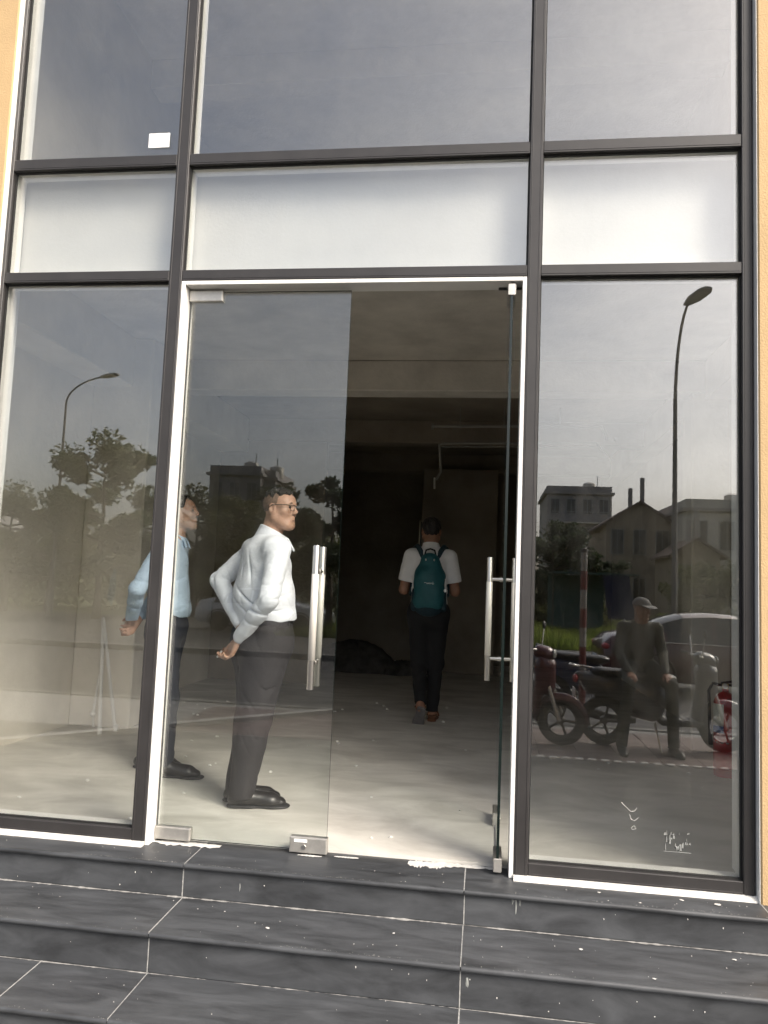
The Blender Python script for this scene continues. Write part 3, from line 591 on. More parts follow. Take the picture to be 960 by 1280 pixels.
# ------------------------------------------------------------------ smooth-blended figures (signed distance field -> one continuous surface)
class Field:
    def __init__(s, lo, hi, h):
        s.lo = np.array(lo, float); s.h = h; s.n = np.ceil((np.array(hi)-s.lo)/h).astype(int)+1
        s.D = np.full(s.n, 0.25, np.float32)
    def sub(s, lo, hi):
        a = np.clip(np.floor((np.array(lo)-s.lo)/s.h).astype(int), 0, s.n-1); b = np.clip(np.ceil((np.array(hi)-s.lo)/s.h).astype(int)+1, 1, s.n)
        if np.any(b <= a): return None
        sl = tuple(slice(i, j) for i, j in zip(a, b))
        ax = [(np.arange(i, j, dtype=np.float32)*s.h+l).astype(np.float32) for i, j, l in zip(a, b, s.lo)]
        return sl, np.meshgrid(*ax, indexing='ij', sparse=True)
    def _put(s, sl, d, k, op):
        D = s.D[sl]
        if op == 'add':
            if k > 0: hh = np.clip(0.5+0.5*(D-d)/k, 0, 1); s.D[sl] = D*(1-hh)+d*hh-k*hh*(1-hh)
            else: s.D[sl] = np.minimum(D, d)
        else:
            if k > 0: hh = np.clip(0.5-0.5*(D+d)/k, 0, 1); s.D[sl] = D*(1-hh)-d*hh+k*hh*(1-hh)
            else: s.D[sl] = np.maximum(D, -d)
    def cone(s, a, b, ra, rb, k=0.02, op='add', flat=None, fold=None):
        """tapered capsule; flat=(axis vector, factor) squeezes the section; fold(t, P) displaces the surface"""
        a = np.array(a, float); b = np.array(b, float); mr = max(ra, rb)*(1.0 if flat is None else max(1, flat[1]))+k+0.04
        r_ = s.sub(np.minimum(a, b)-mr, np.maximum(a, b)+mr)
        if r_ is None: return
        sl, (X, Y, Z) = r_
        ab = b-a; L2 = max(ab@ab, 1e-9)
        px, py, pz = X-a[0], Y-a[1], Z-a[2]
        t = np.clip((px*ab[0]+py*ab[1]+pz*ab[2])/L2, 0, 1)
        dx, dy, dz = px-t*ab[0], py-t*ab[1], pz-t*ab[2]
        sc = 1.0
        if flat is not None:
            ax, fc = np.array(flat[0], float), flat[1]; ax = ax/np.linalg.norm(ax); q = (dx*ax[0]+dy*ax[1]+dz*ax[2])*(1/fc-1)
            dx, dy, dz = dx+q*ax[0], dy+q*ax[1], dz+q*ax[2]; sc = min(1.0, fc)
        d = (np.sqrt(dx*dx+dy*dy+dz*dz)-(ra+(rb-ra)*t))*sc
        if fold is not None: d = d+fold(t, X, Y, Z)
        s._put(sl, d, k, op)
    def ell(s, c, r, k=0.02, op='add', rot=None, fold=None):
        c = np.array(c, float); r = np.array(r, float); mr = r.max()+k+0.03
        r_ = s.sub(c-mr, c+mr)
        if r_ is None: return
        sl, (X, Y, Z) = r_
        p = [X-c[0], Y-c[1], Z-c[2]]
        if rot is not None: p = [rot[0][i]*p[0]+rot[1][i]*p[1]+rot[2][i]*p[2] for i in range(3)]
        q = np.sqrt(sum((p[i]/r[i])**2 for i in range(3))); g = np.sqrt(sum((p[i]/r[i]**2)**2 for i in range(3)))
        d = q*(q-1)/np.maximum(g, 1e-6)
        if fold is not None: d = d+fold(q, X, Y, Z)
        s._put(sl, d, k, op)
    def cut(s, p, n):
        """keep the side the normal points away from"""
        n = np.array(n, float)/np.linalg.norm(n); _, (X, Y, Z) = s.sub(s.lo, s.lo+s.n*s.h)
        s.D = np.maximum(s.D, ((X-p[0])*n[0]+(Y-p[1])*n[1]+(Z-p[2])*n[2]).astype(np.float32))
    def warp(s, fn):
        _, (X, Y, Z) = s.sub(s.lo, s.lo+s.n*s.h); s.D = s.D+fn(X, Y, Z).astype(np.float32)
    def mesh(s, name, smooth=1):
        D = s.D; D[0] = D[-1] = 0.2; D[:, 0] = D[:, -1] = 0.2; D[:, :, 0] = D[:, :, -1] = 0.2
        I = D < 0; nx, ny, nz = D.shape
        cnt = np.zeros((nx-1, ny-1, nz-1), np.int8)
        offs = [(i, j, k) for i in (0, 1) for j in (0, 1) for k in (0, 1)]
        for i, j, k in offs: cnt += I[i:nx-1+i, j:ny-1+j, k:nz-1+k]
        act = np.argwhere((cnt > 0) & (cnt < 8)); idm = np.full(cnt.shape, -1, np.int32); idm[tuple(act.T)] = np.arange(len(act))
        V = np.array([D[act[:, 0]+i, act[:, 1]+j, act[:, 2]+k] for i, j, k in offs]).T
        S_ = np.zeros((len(act), 3)); C_ = np.zeros(len(act))
        for p in range(8):
            for q in range(p+1, 8):
                a, b = np.array(offs[p]), np.array(offs[q])
                if np.abs(a-b).sum() != 1: continue
                va, vb = V[:, p], V[:, q]; mk = (va < 0) != (vb < 0); t = np.where(mk, va/np.where(mk, va-vb, 1), 0)
                S_ += np.where(mk[:, None], a+t[:, None]*(b-a), 0); C_ += mk
        P = (act+S_/C_[:, None])*s.h+s.lo
        Q = []
        for ax in range(3):
            A = np.moveaxis(I, ax, 0); E_ = np.argwhere(A[:-1] != A[1:]); ins = A[:-1][tuple(E_.T)]
            inv = [(0, 1, 2), (1, 0, 2), (1, 2, 0)][ax]       # back to xyz order
            E_ = E_[:, inv] if ax else E_
            o1, o2 = [(np.array((0, 1, 0)), np.array((0, 0, 1))), (np.array((0, 0, 1)), np.array((1, 0, 0))), (np.array((1, 0, 0)), np.array((0, 1, 0)))][ax]
            ok = np.all(E_ >= o1+o2, axis=1); E_ = E_[ok]; ins = ins[ok]
            q = np.stack([idm[tuple((E_-o1-o2).T)], idm[tuple((E_-o2).T)], idm[tuple(E_.T)], idm[tuple((E_-o1).T)]], 1)
            q[~ins] = q[~ins][:, ::-1]; Q.append(q)
        Q = np.concatenate(Q); Q = Q[np.all(Q >= 0, 1)]
        for _ in range(smooth):
            acc = np.zeros_like(P); c = np.zeros(len(P))
            for i in range(4):
                for j in ((i+1) % 4, (i-1) % 4): np.add.at(acc, Q[:, i], P[Q[:, j]]); np.add.at(c, Q[:, i], 1)
            P = P*0.5+0.5*acc/np.maximum(c, 1)[:, None]
        me = bpy.data.meshes.new(name); me.vertices.add(len(P)); me.vertices.foreach_set('co', P.ravel())
        me.loops.add(Q.size); me.loops.foreach_set('vertex_index', Q.ravel().astype(np.int32))
        me.polygons.add(len(Q)); me.polygons.foreach_set('loop_start', np.arange(0, Q.size, 4, dtype=np.int32)); me.polygons.foreach_set('use_smooth', np.ones(len(Q), bool))
        me.update(calc_edges=True); me.validate(); return me

def V3(*a): return np.array(a, float)
def unit(a): a = np.array(a, float); return a/np.linalg.norm(a)
def hand(F, w, d, n, s, L=0.18, curl=(0.5, 0.6, 0.5), spread=0.06, r=0.0085, thumb=(0.75, 0.6, 0.35)):
    """wrist w, along d, palm faces n, thumb on side s; returns finger tips"""
    d, n, s = unit(d), unit(n), unit(s); w = np.array(w, float); tips = []
    kn = []
    for i, (off, ln, kl) in enumerate(((0.030, 0.92, 0.50), (0.010, 1.0, 0.515), (-0.011, 0.94, 0.50), (-0.030, 0.76, 0.465))):
        k = w+d*L*kl+s*off; kn.append(k)
        F.cone(w+s*off*0.55+d*0.01, k, 0.0165, 0.0125, 0.012)
        dirv = unit(d+s*spread*(1.5-i)*0.6); p = k
        for j, (sg, rr) in enumerate(((0.44, r), (0.30, r*0.92), (0.24, r*0.85))):
            a = curl[j]*(1+0.08*i); dirv = unit(dirv*math.cos(a)+n*math.sin(a)) if j == 0 else unit(dirv*math.cos(a)+unit(np.cross(np.cross(dirv, n), dirv))*math.sin(a) if np.linalg.norm(np.cross(dirv, n)) > 1e-3 else dirv)
            if j > 0:
                axv = unit(np.cross(d, n)); # rotate about the knuckle axis
                base = unit(p-p0); c, si = math.cos(a), math.sin(a); dirv = unit(base*c+np.cross(axv, base)*si)
            q = p+dirv*L*0.46*ln*sg; F.cone(p, q, rr*1.05, rr, 0.005); p0, p = p, q
        tips.append(p)
    t0 = w+d*L*0.12+s*0.022; t1 = t0+unit(d*thumb[0]+s*thumb[1]+n*thumb[2])*L*0.27; t2 = t1+unit(d*1.0+s*0.12+n*0.45)*L*0.19; t3 = t2+unit(d+n*0.5)*L*0.13
    F.cone(t0, t1, 0.016, 0.0125, 0.012); F.cone(t1, t2, 0.0115, 0.0105, 0.006); F.cone(t2, t3, 0.0105, 0.0085, 0.004)
    return tips, t3
def yawm(a):          # clockwise from above
    c, s_ = math.cos(a), math.sin(a); return np.array([[c, s_, 0], [-s_, c, 0], [0, 0, 1]])
def pitchm(a):        # chin up
    c, s_ = math.cos(a), math.sin(a); return np.array([[1, 0, 0], [0, c, -s_], [0, s_, c]])
class Head:
    def __init__(s, c, yaw, pitch, sc=1.0): s.c = np.array(c, float); s.M = yawm(yaw)@pitchm(pitch); s.k = sc
    def p(s, *q): return s.c+s.M@(np.array(q, float)*s.k)
    def rot(s): return s.M
    def skin(s, F, jowl=0.0):
        k = s.k; e = lambda c, r, kk=0.02, op='add': F.ell(s.p(*c), np.array(r)*k, kk, op, rot=s.M)
        co = lambda a, b, ra, rb, kk=0.01, op='add': F.cone(s.p(*a), s.p(*b), ra*k, rb*k, kk, op)
        e((0, -0.014, 0.036), (0.076, 0.094, 0.080)); e((0, 0.028, -0.025), (0.062+jowl*0.5, 0.060, 0.082), 0.03)
        e((0, 0.045, 0.040), (0.058, 0.045, 0.050), 0.03)
        for q in (-1, 1):
            co((q*0.052, -0.002, -0.056), (q*0.024, 0.055, -0.098), 0.026+jowl, 0.023+jowl, 0.03)
            e((q*0.040, 0.056, -0.018), (0.024+jowl, 0.024, 0.024), 0.025)
            co((q*0.012, 0.088, 0.026), (q*0.044, 0.072, 0.026), 0.0085, 0.008, 0.015)
            e((q*0.031, 0.094, 0.006), (0.015, 0.011, 0.009), 0.010, 'sub')
            e((q*0.010, 0.096, -0.030), (0.0085, 0.010, 0.007), 0.006)
            e((q*0.077, -0.012, -0.004), (0.011, 0.024, 0.033), 0.006); e((q*0.087, -0.006, 0.000), (0.008, 0.013, 0.020), 0.004, 'sub')
        co((0, 0.060, -0.096), (0, 0.065, -0.103), 0.023+jowl, 0.017+jowl*0.5, 0.02)
        co((0, 0.086, 0.022), (0, 0.104, -0.018), 0.0085, 0.0115, 0.010); e((0, 0.104, -0.022), (0.012, 0.011, 0.009), 0.008)
        co((-0.016, 0.0815, -0.054), (0.016, 0.0815, -0.054), 0.007, 0.007, 0.008); co((0, 0.091, -0.050), (0, 0.092, -0.051), 0.006, 0.006, 0.006); co((-0.016, 0.082, -0.066), (0.016, 0.082, -0.066), 0.0075, 0.0075, 0.006); e((0, 0.090, -0.0655), (0.014, 0.006, 0.006), 0.005)
    def extras(s, parent, skin_l, brow):
        for q in (-1, 1):
            MB().ellip((0, 0, 0), (0.0115*s.k,)*3, 12, 8).build('eye', M['eye'], parent, smooth=True).location = s.p(q*0.031, 0.0785, 0.006)
            MB().tube([s.p(q*0.012, 0.0915, 0.026), s.p(q*0.026, 0.0925, 0.032), s.p(q*0.046, 0.082, 0.028)], [0.003, 0.0045, 0.002], 6).build('eyebrow', brow, parent, smooth=True)

M['eye'] = mat('eye', (0.05, 0.035, 0.03), 0.15)
def skinmat(nm, c):
    m = mat(nm, c, 0.5, var=0.08, scale=35, bump=0.05, bscale=300); b = m.node_tree.nodes['Principled BSDF']; b.inputs['Subsurface Weight'].default_value = 0.12; b.inputs['Subsurface Radius'].default_value = (0.01, 0.004, 0.002); b.inputs['Subsurface Scale'].default_value = 0.5; return m
M['skin'] = skinmat('skin', (0.40, 0.245, 0.175)); M['skin_dark'] = skinmat('skin_tanned', (0.30, 0.155, 0.10))
M['hair'] = mat('black_hair', (0.012, 0.010, 0.009), 0.5, var=0.3, scale=120, bump=0.9, bscale=160)
M['fade'] = mat('cropped_hair', (0.11, 0.08, 0.06), 0.75, scale=90, col2=(0.20, 0.13, 0.095), bump=0.5, bscale=400)
M['shirt_w'] = mat('white_cotton', (0.66, 0.69, 0.75), 0.8, var=0.04, scale=10, bump=0.6, bscale=7, bdist=0.014, bdistort=0.9, sheen=0.1, ridged=True)
M['shirt_b'] = mat('pale_blue_cotton', (0.42, 0.54, 0.68), 0.8, var=0.05, scale=10, bump=0.6, bscale=7, bdist=0.014, bdistort=0.9, sheen=0.1, ridged=True)
M['polo'] = mat('white_pique', (0.74, 0.74, 0.75), 0.85, var=0.04, scale=20, bump=0.2, bscale=400)
M['trouser'] = mat('charcoal_trouser', (0.017, 0.015, 0.017), 0.75, var=0.15, scale=8, bump=0.15, bscale=90)
M['trouser_n'] = mat('navy_trouser', (0.016, 0.020, 0.032), 0.75, var=0.15, scale=8, bump=0.15, bscale=90)
M['black_cloth'] = mat('black_cloth', (0.008, 0.008, 0.009), 0.85, var=0.2, scale=8)
M['leather'] = mat('black_leather', (0.012, 0.011, 0.011), 0.32, var=0.2, scale=20, bump=0.1, bscale=80)
M['sandal'] = mat('brown_sandal', (0.13, 0.055, 0.025), 0.55, var=0.2, scale=20); M['sole'] = mat('grey_sole', (0.16, 0.15, 0.15), 0.8, var=0.1, scale=30)
M['teal'] = mat('teal_nylon', (0.008, 0.085, 0.10), 0.6, var=0.12, scale=9, bump=0.2, bscale=70)
M['teal_dark'] = mat('dark_teal_mesh', (0.008, 0.028, 0.04), 0.8, var=0.2, scale=60)

def wr(f1, f2, f3, amp, ph=0.0):
    """soft random folds"""
    return lambda X, Y, Z: amp*(np.sin(f1[0]*X+f1[1]*Y+f1[2]*Z+ph+1.3*np.sin(7*X+5*Z+ph))*0.5+np.sin(f2[0]*X+f2[1]*Y+f2[2]*Z+2*ph)*0.3+np.sin(f3[0]*X+f3[1]*Y+f3[2]*Z+3*ph)*0.2)
def sleeve_fold(amp, n, ph):
    def f(t, X, Y, Z):
        q = math.pi*n*t+ph+2.6*np.sin(15*X+ph)+2.4*np.sin(13*Y+2*ph)+1.1*np.sin(29*(X-Y)+ph)
        md = 0.15+1.2*np.clip(np.sin(18*X-21*Y+16*Z+3*ph), 0, 1)
        return amp*md*(np.exp(-(np.sin(q)/0.30)**2)-0.25)*np.sin(math.pi*np.clip(t, 0.03, 0.97))**0.5
    return f
def creases(amp, zc, zw, fz, fx, ph, side):
    """sharp-bottomed drapes across a shirt around height zc"""
    def f(X, Y, Z):
        q = fz*Z+fx*X+ph+1.5*np.sin(9*X+ph)+0.9*np.sin(14*Y+6*X+ph)
        md = np.sin(6*X+13*Z+5*Y+ph)**2
        return amp*md*(np.exp(-(np.sin(q)/0.30)**2)-0.25)*np.exp(-((Z-zc)/zw)**2)*np.clip(0.5+8*(side[0]*X+side[1]*Y), 0, 1)
    return f
def shoe(F, ank, fwd, L=0.285, w=0.047):
    """dress shoe; ank on the ground under the ankle"""
    a = np.array(ank, float); f = unit(fwd); up = V3(0, 0, 1); sd_ = np.cross(f, up)
    F.cone(a-f*0.045+up*0.035, a+f*0.02+up*0.045, 0.036, 0.040, 0.02)
    F.cone(a+up*0.05, a+up*0.10, 0.042, 0.043, 0.02)
    F.cone(a+f*0.02+up*0.045, a+f*(L-0.135)+up*0.030, 0.043, 0.042, 0.02, flat=(up, 0.95))
    F.cone(a+f*(L-0.14)+up*0.024, a+f*(L-0.09)+up*0.020, 0.046, 0.032, 0.02, flat=(up, 0.78))
def sole(F, ank, fwd, L=0.285):
    a = np.array(ank, float); f = unit(fwd); up = V3(0, 0, 1)
    F.cone(a-f*0.045+up*0.010, a+f*0.03+up*0.010, 0.039, 0.034, 0.01, flat=(up, 0.30)); F.cone(a+f*0.03+up*0.010, a+f*(L-0.10)+up*0.009, 0.034, 0.045, 0.01, flat=(up, 0.22)); F.cone(a+f*(L-0.13)+up*0.009, a+f*(L-0.085)+up*0.009, 0.045, 0.033, 0.01, flat=(up, 0.22))
    F.cut((0, 0, 0.001), (0, 0, -1))

# ---------------------------------------------------------------- man in the white shirt
def man_white():
    P = empty('person', onz(303, 1009, 0.0), R(38-90), 'man in white shirt and charcoal trousers holding his hands behind his back', 'person')
    # local frame: +Y chest direction, +X his right; origin below the right ankle
    fr = unit(V3(math.sin(R(22)), math.cos(R(22)), 0)); fl = unit(V3(math.sin(R(18)), math.cos(R(18)), 0))
    ar, al = V3(0, 0, 0), V3(-0.11, 0.015, 0)
    hipc = V3(-0.045, 0.085, 0.885); hr, hl = hipc+V3(0.085, 0, 0), hipc+V3(-0.085, 0.01, 0)
    kr, kl = V3(0.015, 0.030, 0.46), V3(-0.11, 0.085, 0.465)
    chest = hipc+V3(-0.01, -0.005, 0.32); sr, sl_ = chest+V3(0.185, 0.0, 0.155), chest+V3(-0.185, 0.0, 0.155)
    neck = chest+V3(0.0, 0.02, 0.225)
    er = sr+V3(0.10, -0.09, -0.265); wrr = hipc+V3(0.075, -0.165, 0.0); el = sl_+V3(-0.13, -0.155, -0.18); wl = wrr+V3(-0.085, 0.035, 0.07)
    H = Head(chest+V3(0.035, 0.055, 0.385), R(54), R(2), 0.935)
    lo, hi = (-0.5, -0.45, -0.02), (0.5, 0.5, 1.78)
    F = Field(lo, hi, 0.0052)
    H.skin(F, 0.005)
    F.cone(H.p(0, -0.035, -0.06), neck+V3(0, -0.01, -0.03), 0.056, 0.064, 0.03); F.cone(neck-V3(0, 0, 0.02), chest, 0.06, 0.10, 0.03, flat=((1, 0, 0), 1.3))
    F.cone(chest, hipc, 0.10, 0.10, 0.05, flat=((1, 0, 0), 1.3))
    for a, e, w in ((sr, er, wrr), (sl_, el, wl)): F.cone(a, e, 0.042, 0.036, 0.03); F.cone(e, w, 0.034, 0.025, 0.02)
    for h_, k_, a_ in ((hr, kr, ar), (hl, kl, al)): F.cone(h_, k_, 0.065, 0.045, 0.03); F.cone(k_, a_+V3(0, 0, 0.09), 0.042, 0.035, 0.02)
    d = unit(wrr-er); hd = unit(d*0.55+V3(-0.15, -0.25, -0.75))
    tips, th = hand(F, wrr+d*0.01, hd, V3(-0.25, -0.75, 0.0)+d*0.5, V3(-0.7, 0.1, 0.15), 0.185, (0.75, 0.95, 0.6))
    hand(F, wl, V3(0.75, -0.25, -0.55), V3(0.3, -0.4, -0.5), V3(0.3, 0.3, 0.6), 0.16, (0.7, 0.9, 0.6))
    put('body', F.mesh('body'), M['skin'], P)
    H.extras(P, None, M['hair'])
    # hair: cropped sides, longer top swept up
    F = Field(H.c-0.16, H.c+0.19, 0.004)
    F.ell(H.p(0, -0.016, 0.037), V3(0.0785, 0.0965, 0.0825)*H.k, 0, rot=H.M)
    F.cut(H.p(0, 0.052, 0.05), H.M@V3(0, 1, -0.05)); F.cut(H.p(0, -0.03, -0.030), H.M@V3(0, 0.55, -1)); F.cut(H.p(0, 0.012, 0.0), H.M@V3(0, 1, -0.75)); 
    put('cropped_hair', F.mesh('cropped_hair', 1), M['fade'], P)
    F = Field(H.c-0.16, H.c+0.19, 0.004)
    F.ell(H.p(0, -0.012, 0.048), V3(0.071, 0.092, 0.077)*H.k, 0, rot=H.M); F.ell(H.p(0.0, 0.036, 0.090), V3(0.054, 0.040, 0.027)*H.k, 0.02, rot=H.M)
    F.ell(H.p(0, -0.03, 0.082), V3(0.062, 0.06, 0.046)*H.k, 0.02, rot=H.M)
    F.cut(H.p(0, 0.06, 0.076), H.M@V3(0, 0.35, -1)); F.cut(H.p(0, 0.078, 0.07), H.M@V3(0, 1, 0.2)); F.cut(H.p(0, -0.06, 0.058), H.M@V3(0, -0.35, -1))
    F.warp(wr((140, 60, 90), (190, -120, 60), (230, 310, -170), 0.009, 1.0))
    put('hair', F.mesh('hair', 1), M['hair'], P)
    # glasses
    g = MB(); r_ = 0.0016
    for q in (-1, 1):
        cx = q*0.033; pts = [H.p(cx+dx, 0.104-abs(dx+q*0.03)*0.12, 0.004+dz) for dx, dz in ((-0.024, 0.014), (0.024, 0.014), (0.026, 0.0), (0.018, -0.017), (-0.018, -0.017), (-0.026, 0.0))]
        g.tube(pts, r_, 6, close=True)
        g.tube([H.p(q*0.058, 0.099, 0.016), H.p(q*0.076, 0.080, 0.017), H.p(q*0.0855, -0.005, 0.020), H.p(q*0.084, -0.030, 0.004)], 0.0022, 6)
    g.tube([H.p(-0.009, 0.105, 0.010), H.p(0, 0.107, 0.013), H.p(0.009, 0.105, 0.010)], r_, 6)
    g.build('glasses', M['black'], P, smooth=True)
    # shirt
    F = Field((-0.5, -0.45, 0.80), (0.5, 0.45, 1.62), 0.0042)
    waist = hipc+V3(0, 0.012, 0.10); X1 = (1, 0, 0)
    F.cone(chest+V3(0, 0.0, 0.06), chest+V3(0, 0.01, -0.10), 0.134, 0.142, 0.03, flat=(X1, 1.30)); F.cone(chest+V3(0, 0.008, -0.10), waist+V3(0, 0.004, 0.0), 0.142, 0.150, 0.05, flat=(X1, 1.16))
    F.cone(waist+V3(0, 0.004, -0.01), hipc+V3(0, 0.008, 0.070), 0.150, 0.146, 0.03, flat=(X1, 1.15))
    F.ell(chest+V3(-0.02, -0.050, -0.11), (0.15, 0.108, 0.18), 0.05); F.cone(sr+V3(-0.03, -0.01, -0.005), sl_+V3(0.03, -0.01, -0.005), 0.080, 0.080, 0.05); F.cone(chest+V3(0, -0.015, 0.14), neck+V3(0, -0.008, 0.0), 0.095, 0.066, 0.06)
    F.cut(hipc+V3(0, 0, 0.086), (0, 0.12, -1))
    for a, e, w, ph in ((sr, er, wrr, 0.4), (sl_, el, wl, 2.0)):
        F.cone(a, e, 0.063, 0.053, 0.008, fold=sleeve_fold(0.0045, 4, ph)); F.cone(e, w-unit(w-e)*0.035, 0.052, 0.040, 0.008, fold=sleeve_fold(0.0055, 4.5, ph+1)); 
        F.cone(w-unit(w-e)*0.06, w-unit(w-e)*0.012, 0.043, 0.041, 0.004)
    F.warp(wr((14, 6, 45), (-30, 8, 30), (40, 20, 12), 0.0022, 0.7))
    F.warp(creases(0.018, hipc[2]+0.17, 0.10, 42, 9, 0.3, (0.6, -0.6)))      # drapes across the small of the back
    F.warp(creases(0.010, hipc[2]+0.34, 0.15, 12, 30, 1.1, (0.0, -1))); F.warp(creases(0.006, hipc[2]+0.25, 0.2, 22, -26, 2.1, (0.5, 0.5)))
    sh = put('shirt', F.mesh('shirt', 1), M['shirt_w'], P)
    F = Field(neck-0.16, neck+0.16, 0.004)
    nd = unit(H.p(0, -0.03, -0.05)-neck)
    F.cone(neck-nd*0.030, neck+nd*0.048, 0.096, 0.076, 0.0); F.cone(neck-nd*0.06, neck+nd*0.10, 0.080, 0.062, 0.0, 'sub'); 
    for q in (-1, 1): F.cone(neck+V3(q*0.04, 0.072, 0.012), neck+V3(q*0.065, 0.110, -0.060), 0.018, 0.014, 0.012, flat=((q*0.3, 1, 0.5), 0.5))
    F.cut(neck+nd*0.052+V3(0, -0.02, 0), nd+V3(0, 0.28, 0))
    put('collar', F.mesh('collar', 1), M['shirt_w'], sh)
    bt = MB()
    # trousers
    F = Field((-0.44, -0.34, 0.03), (0.38, 0.42, 1.02), 0.0056)
    F.cone(hipc+V3(0, 0.014, 0.075), hipc+V3(0, -0.002, -0.03), 0.142, 0.158, 0.04, flat=(X1, 1.12)); 
    for q, h_, k_, a_ in ((1, hr, kr, ar), (-1, hl, kl, al)):
        F.ell(h_+V3(q*0.0, -0.066, -0.045), (0.085, 0.090, 0.11), 0.05)
        F.cone(h_+V3(0, -0.01, -0.01), k_, 0.136, 0.096, 0.05, fold=sleeve_fold(0.006, 2.2, q)); F.cone(k_, a_+V3(0, -0.008, 0.075), 0.094, 0.066, 0.03, fold=sleeve_fold(0.006, 3.1, q+1)); F.ell(k_+V3(0, -0.02, -0.10), (0.072, 0.08, 0.12), 0.04)
    F.warp(wr((10, 20, 26), (-26, 12, 30), (30, 30, 20), 0.0025, 1.9))
    F.cut((0, 0, 0.052), (0, 0.1, -1)); F.cut(hipc+V3(0, 0, 0.105), (0, -0.1, 1))
    tr = put('trousers', F.mesh('trousers', 1), M['trouser'], P)
    F = Field(hipc-0.24, hipc+0.26, 0.0055)
    F.cone(hipc+V3(0, 0.016, 0.115), hipc+V3(0, 0.014, 0.06), 0.1455, 0.148, 0.0, flat=(X1, 1.12)); F.cut(hipc+V3(0, 0, 0.104), (0, -0.1, 1)); F.cut(hipc+V3(0, 0, 0.066), (0, 0.1, -1))
    put('belt', F.mesh('belt', 0), M['leather'], P)
    # wallet bulge, shoes
    for a_, f_ in ((ar, fr), (al, fl)):
        F = Field(a_-V3(0.3, 0.3, 0.01), a_+V3(0.3, 0.3, 0.17), 0.005); shoe(F, a_+V3(0, 0, 0.006), f_, 0.285); F.cut((0, 0, 0.012), (0, 0, -1)); s_ = put('shoe', F.mesh('shoe'), M['leather'], P)
        F = Field(a_-V3(0.3, 0.3, 0.01), a_+V3(0.3, 0.3, 0.06), 0.004); sole(F, a_, f_, 0.292); put('sole', F.mesh('sole', 0), M['black'], s_)
    # cigarette between the fingers
    bpy.context.view_layer.update()
    mw = np.array(Matrix.Translation(P.location) @ Matrix.Rotation(P.rotation_euler.z, 4, 'Z'))
    c0 = (tips[0]+th)/2
    o = MB().tube([(0, 0, -0.035), (0, 0, 0.018)], 0.0045, 10).build('cigarette', M['paper'], auto=True); MB().tube([(0, 0, 0.018), (0, 0, 0.040)], 0.0046, 10).build('filter', M['sandal'], o, auto=True)
    wp = mw@np.append(c0, 1); o.location = wp[:3]; o.rotation_euler = (R(20), R(40), 0); tag(o, 'white cigarette pinched in the hand behind the back', 'cigarette')
    return P

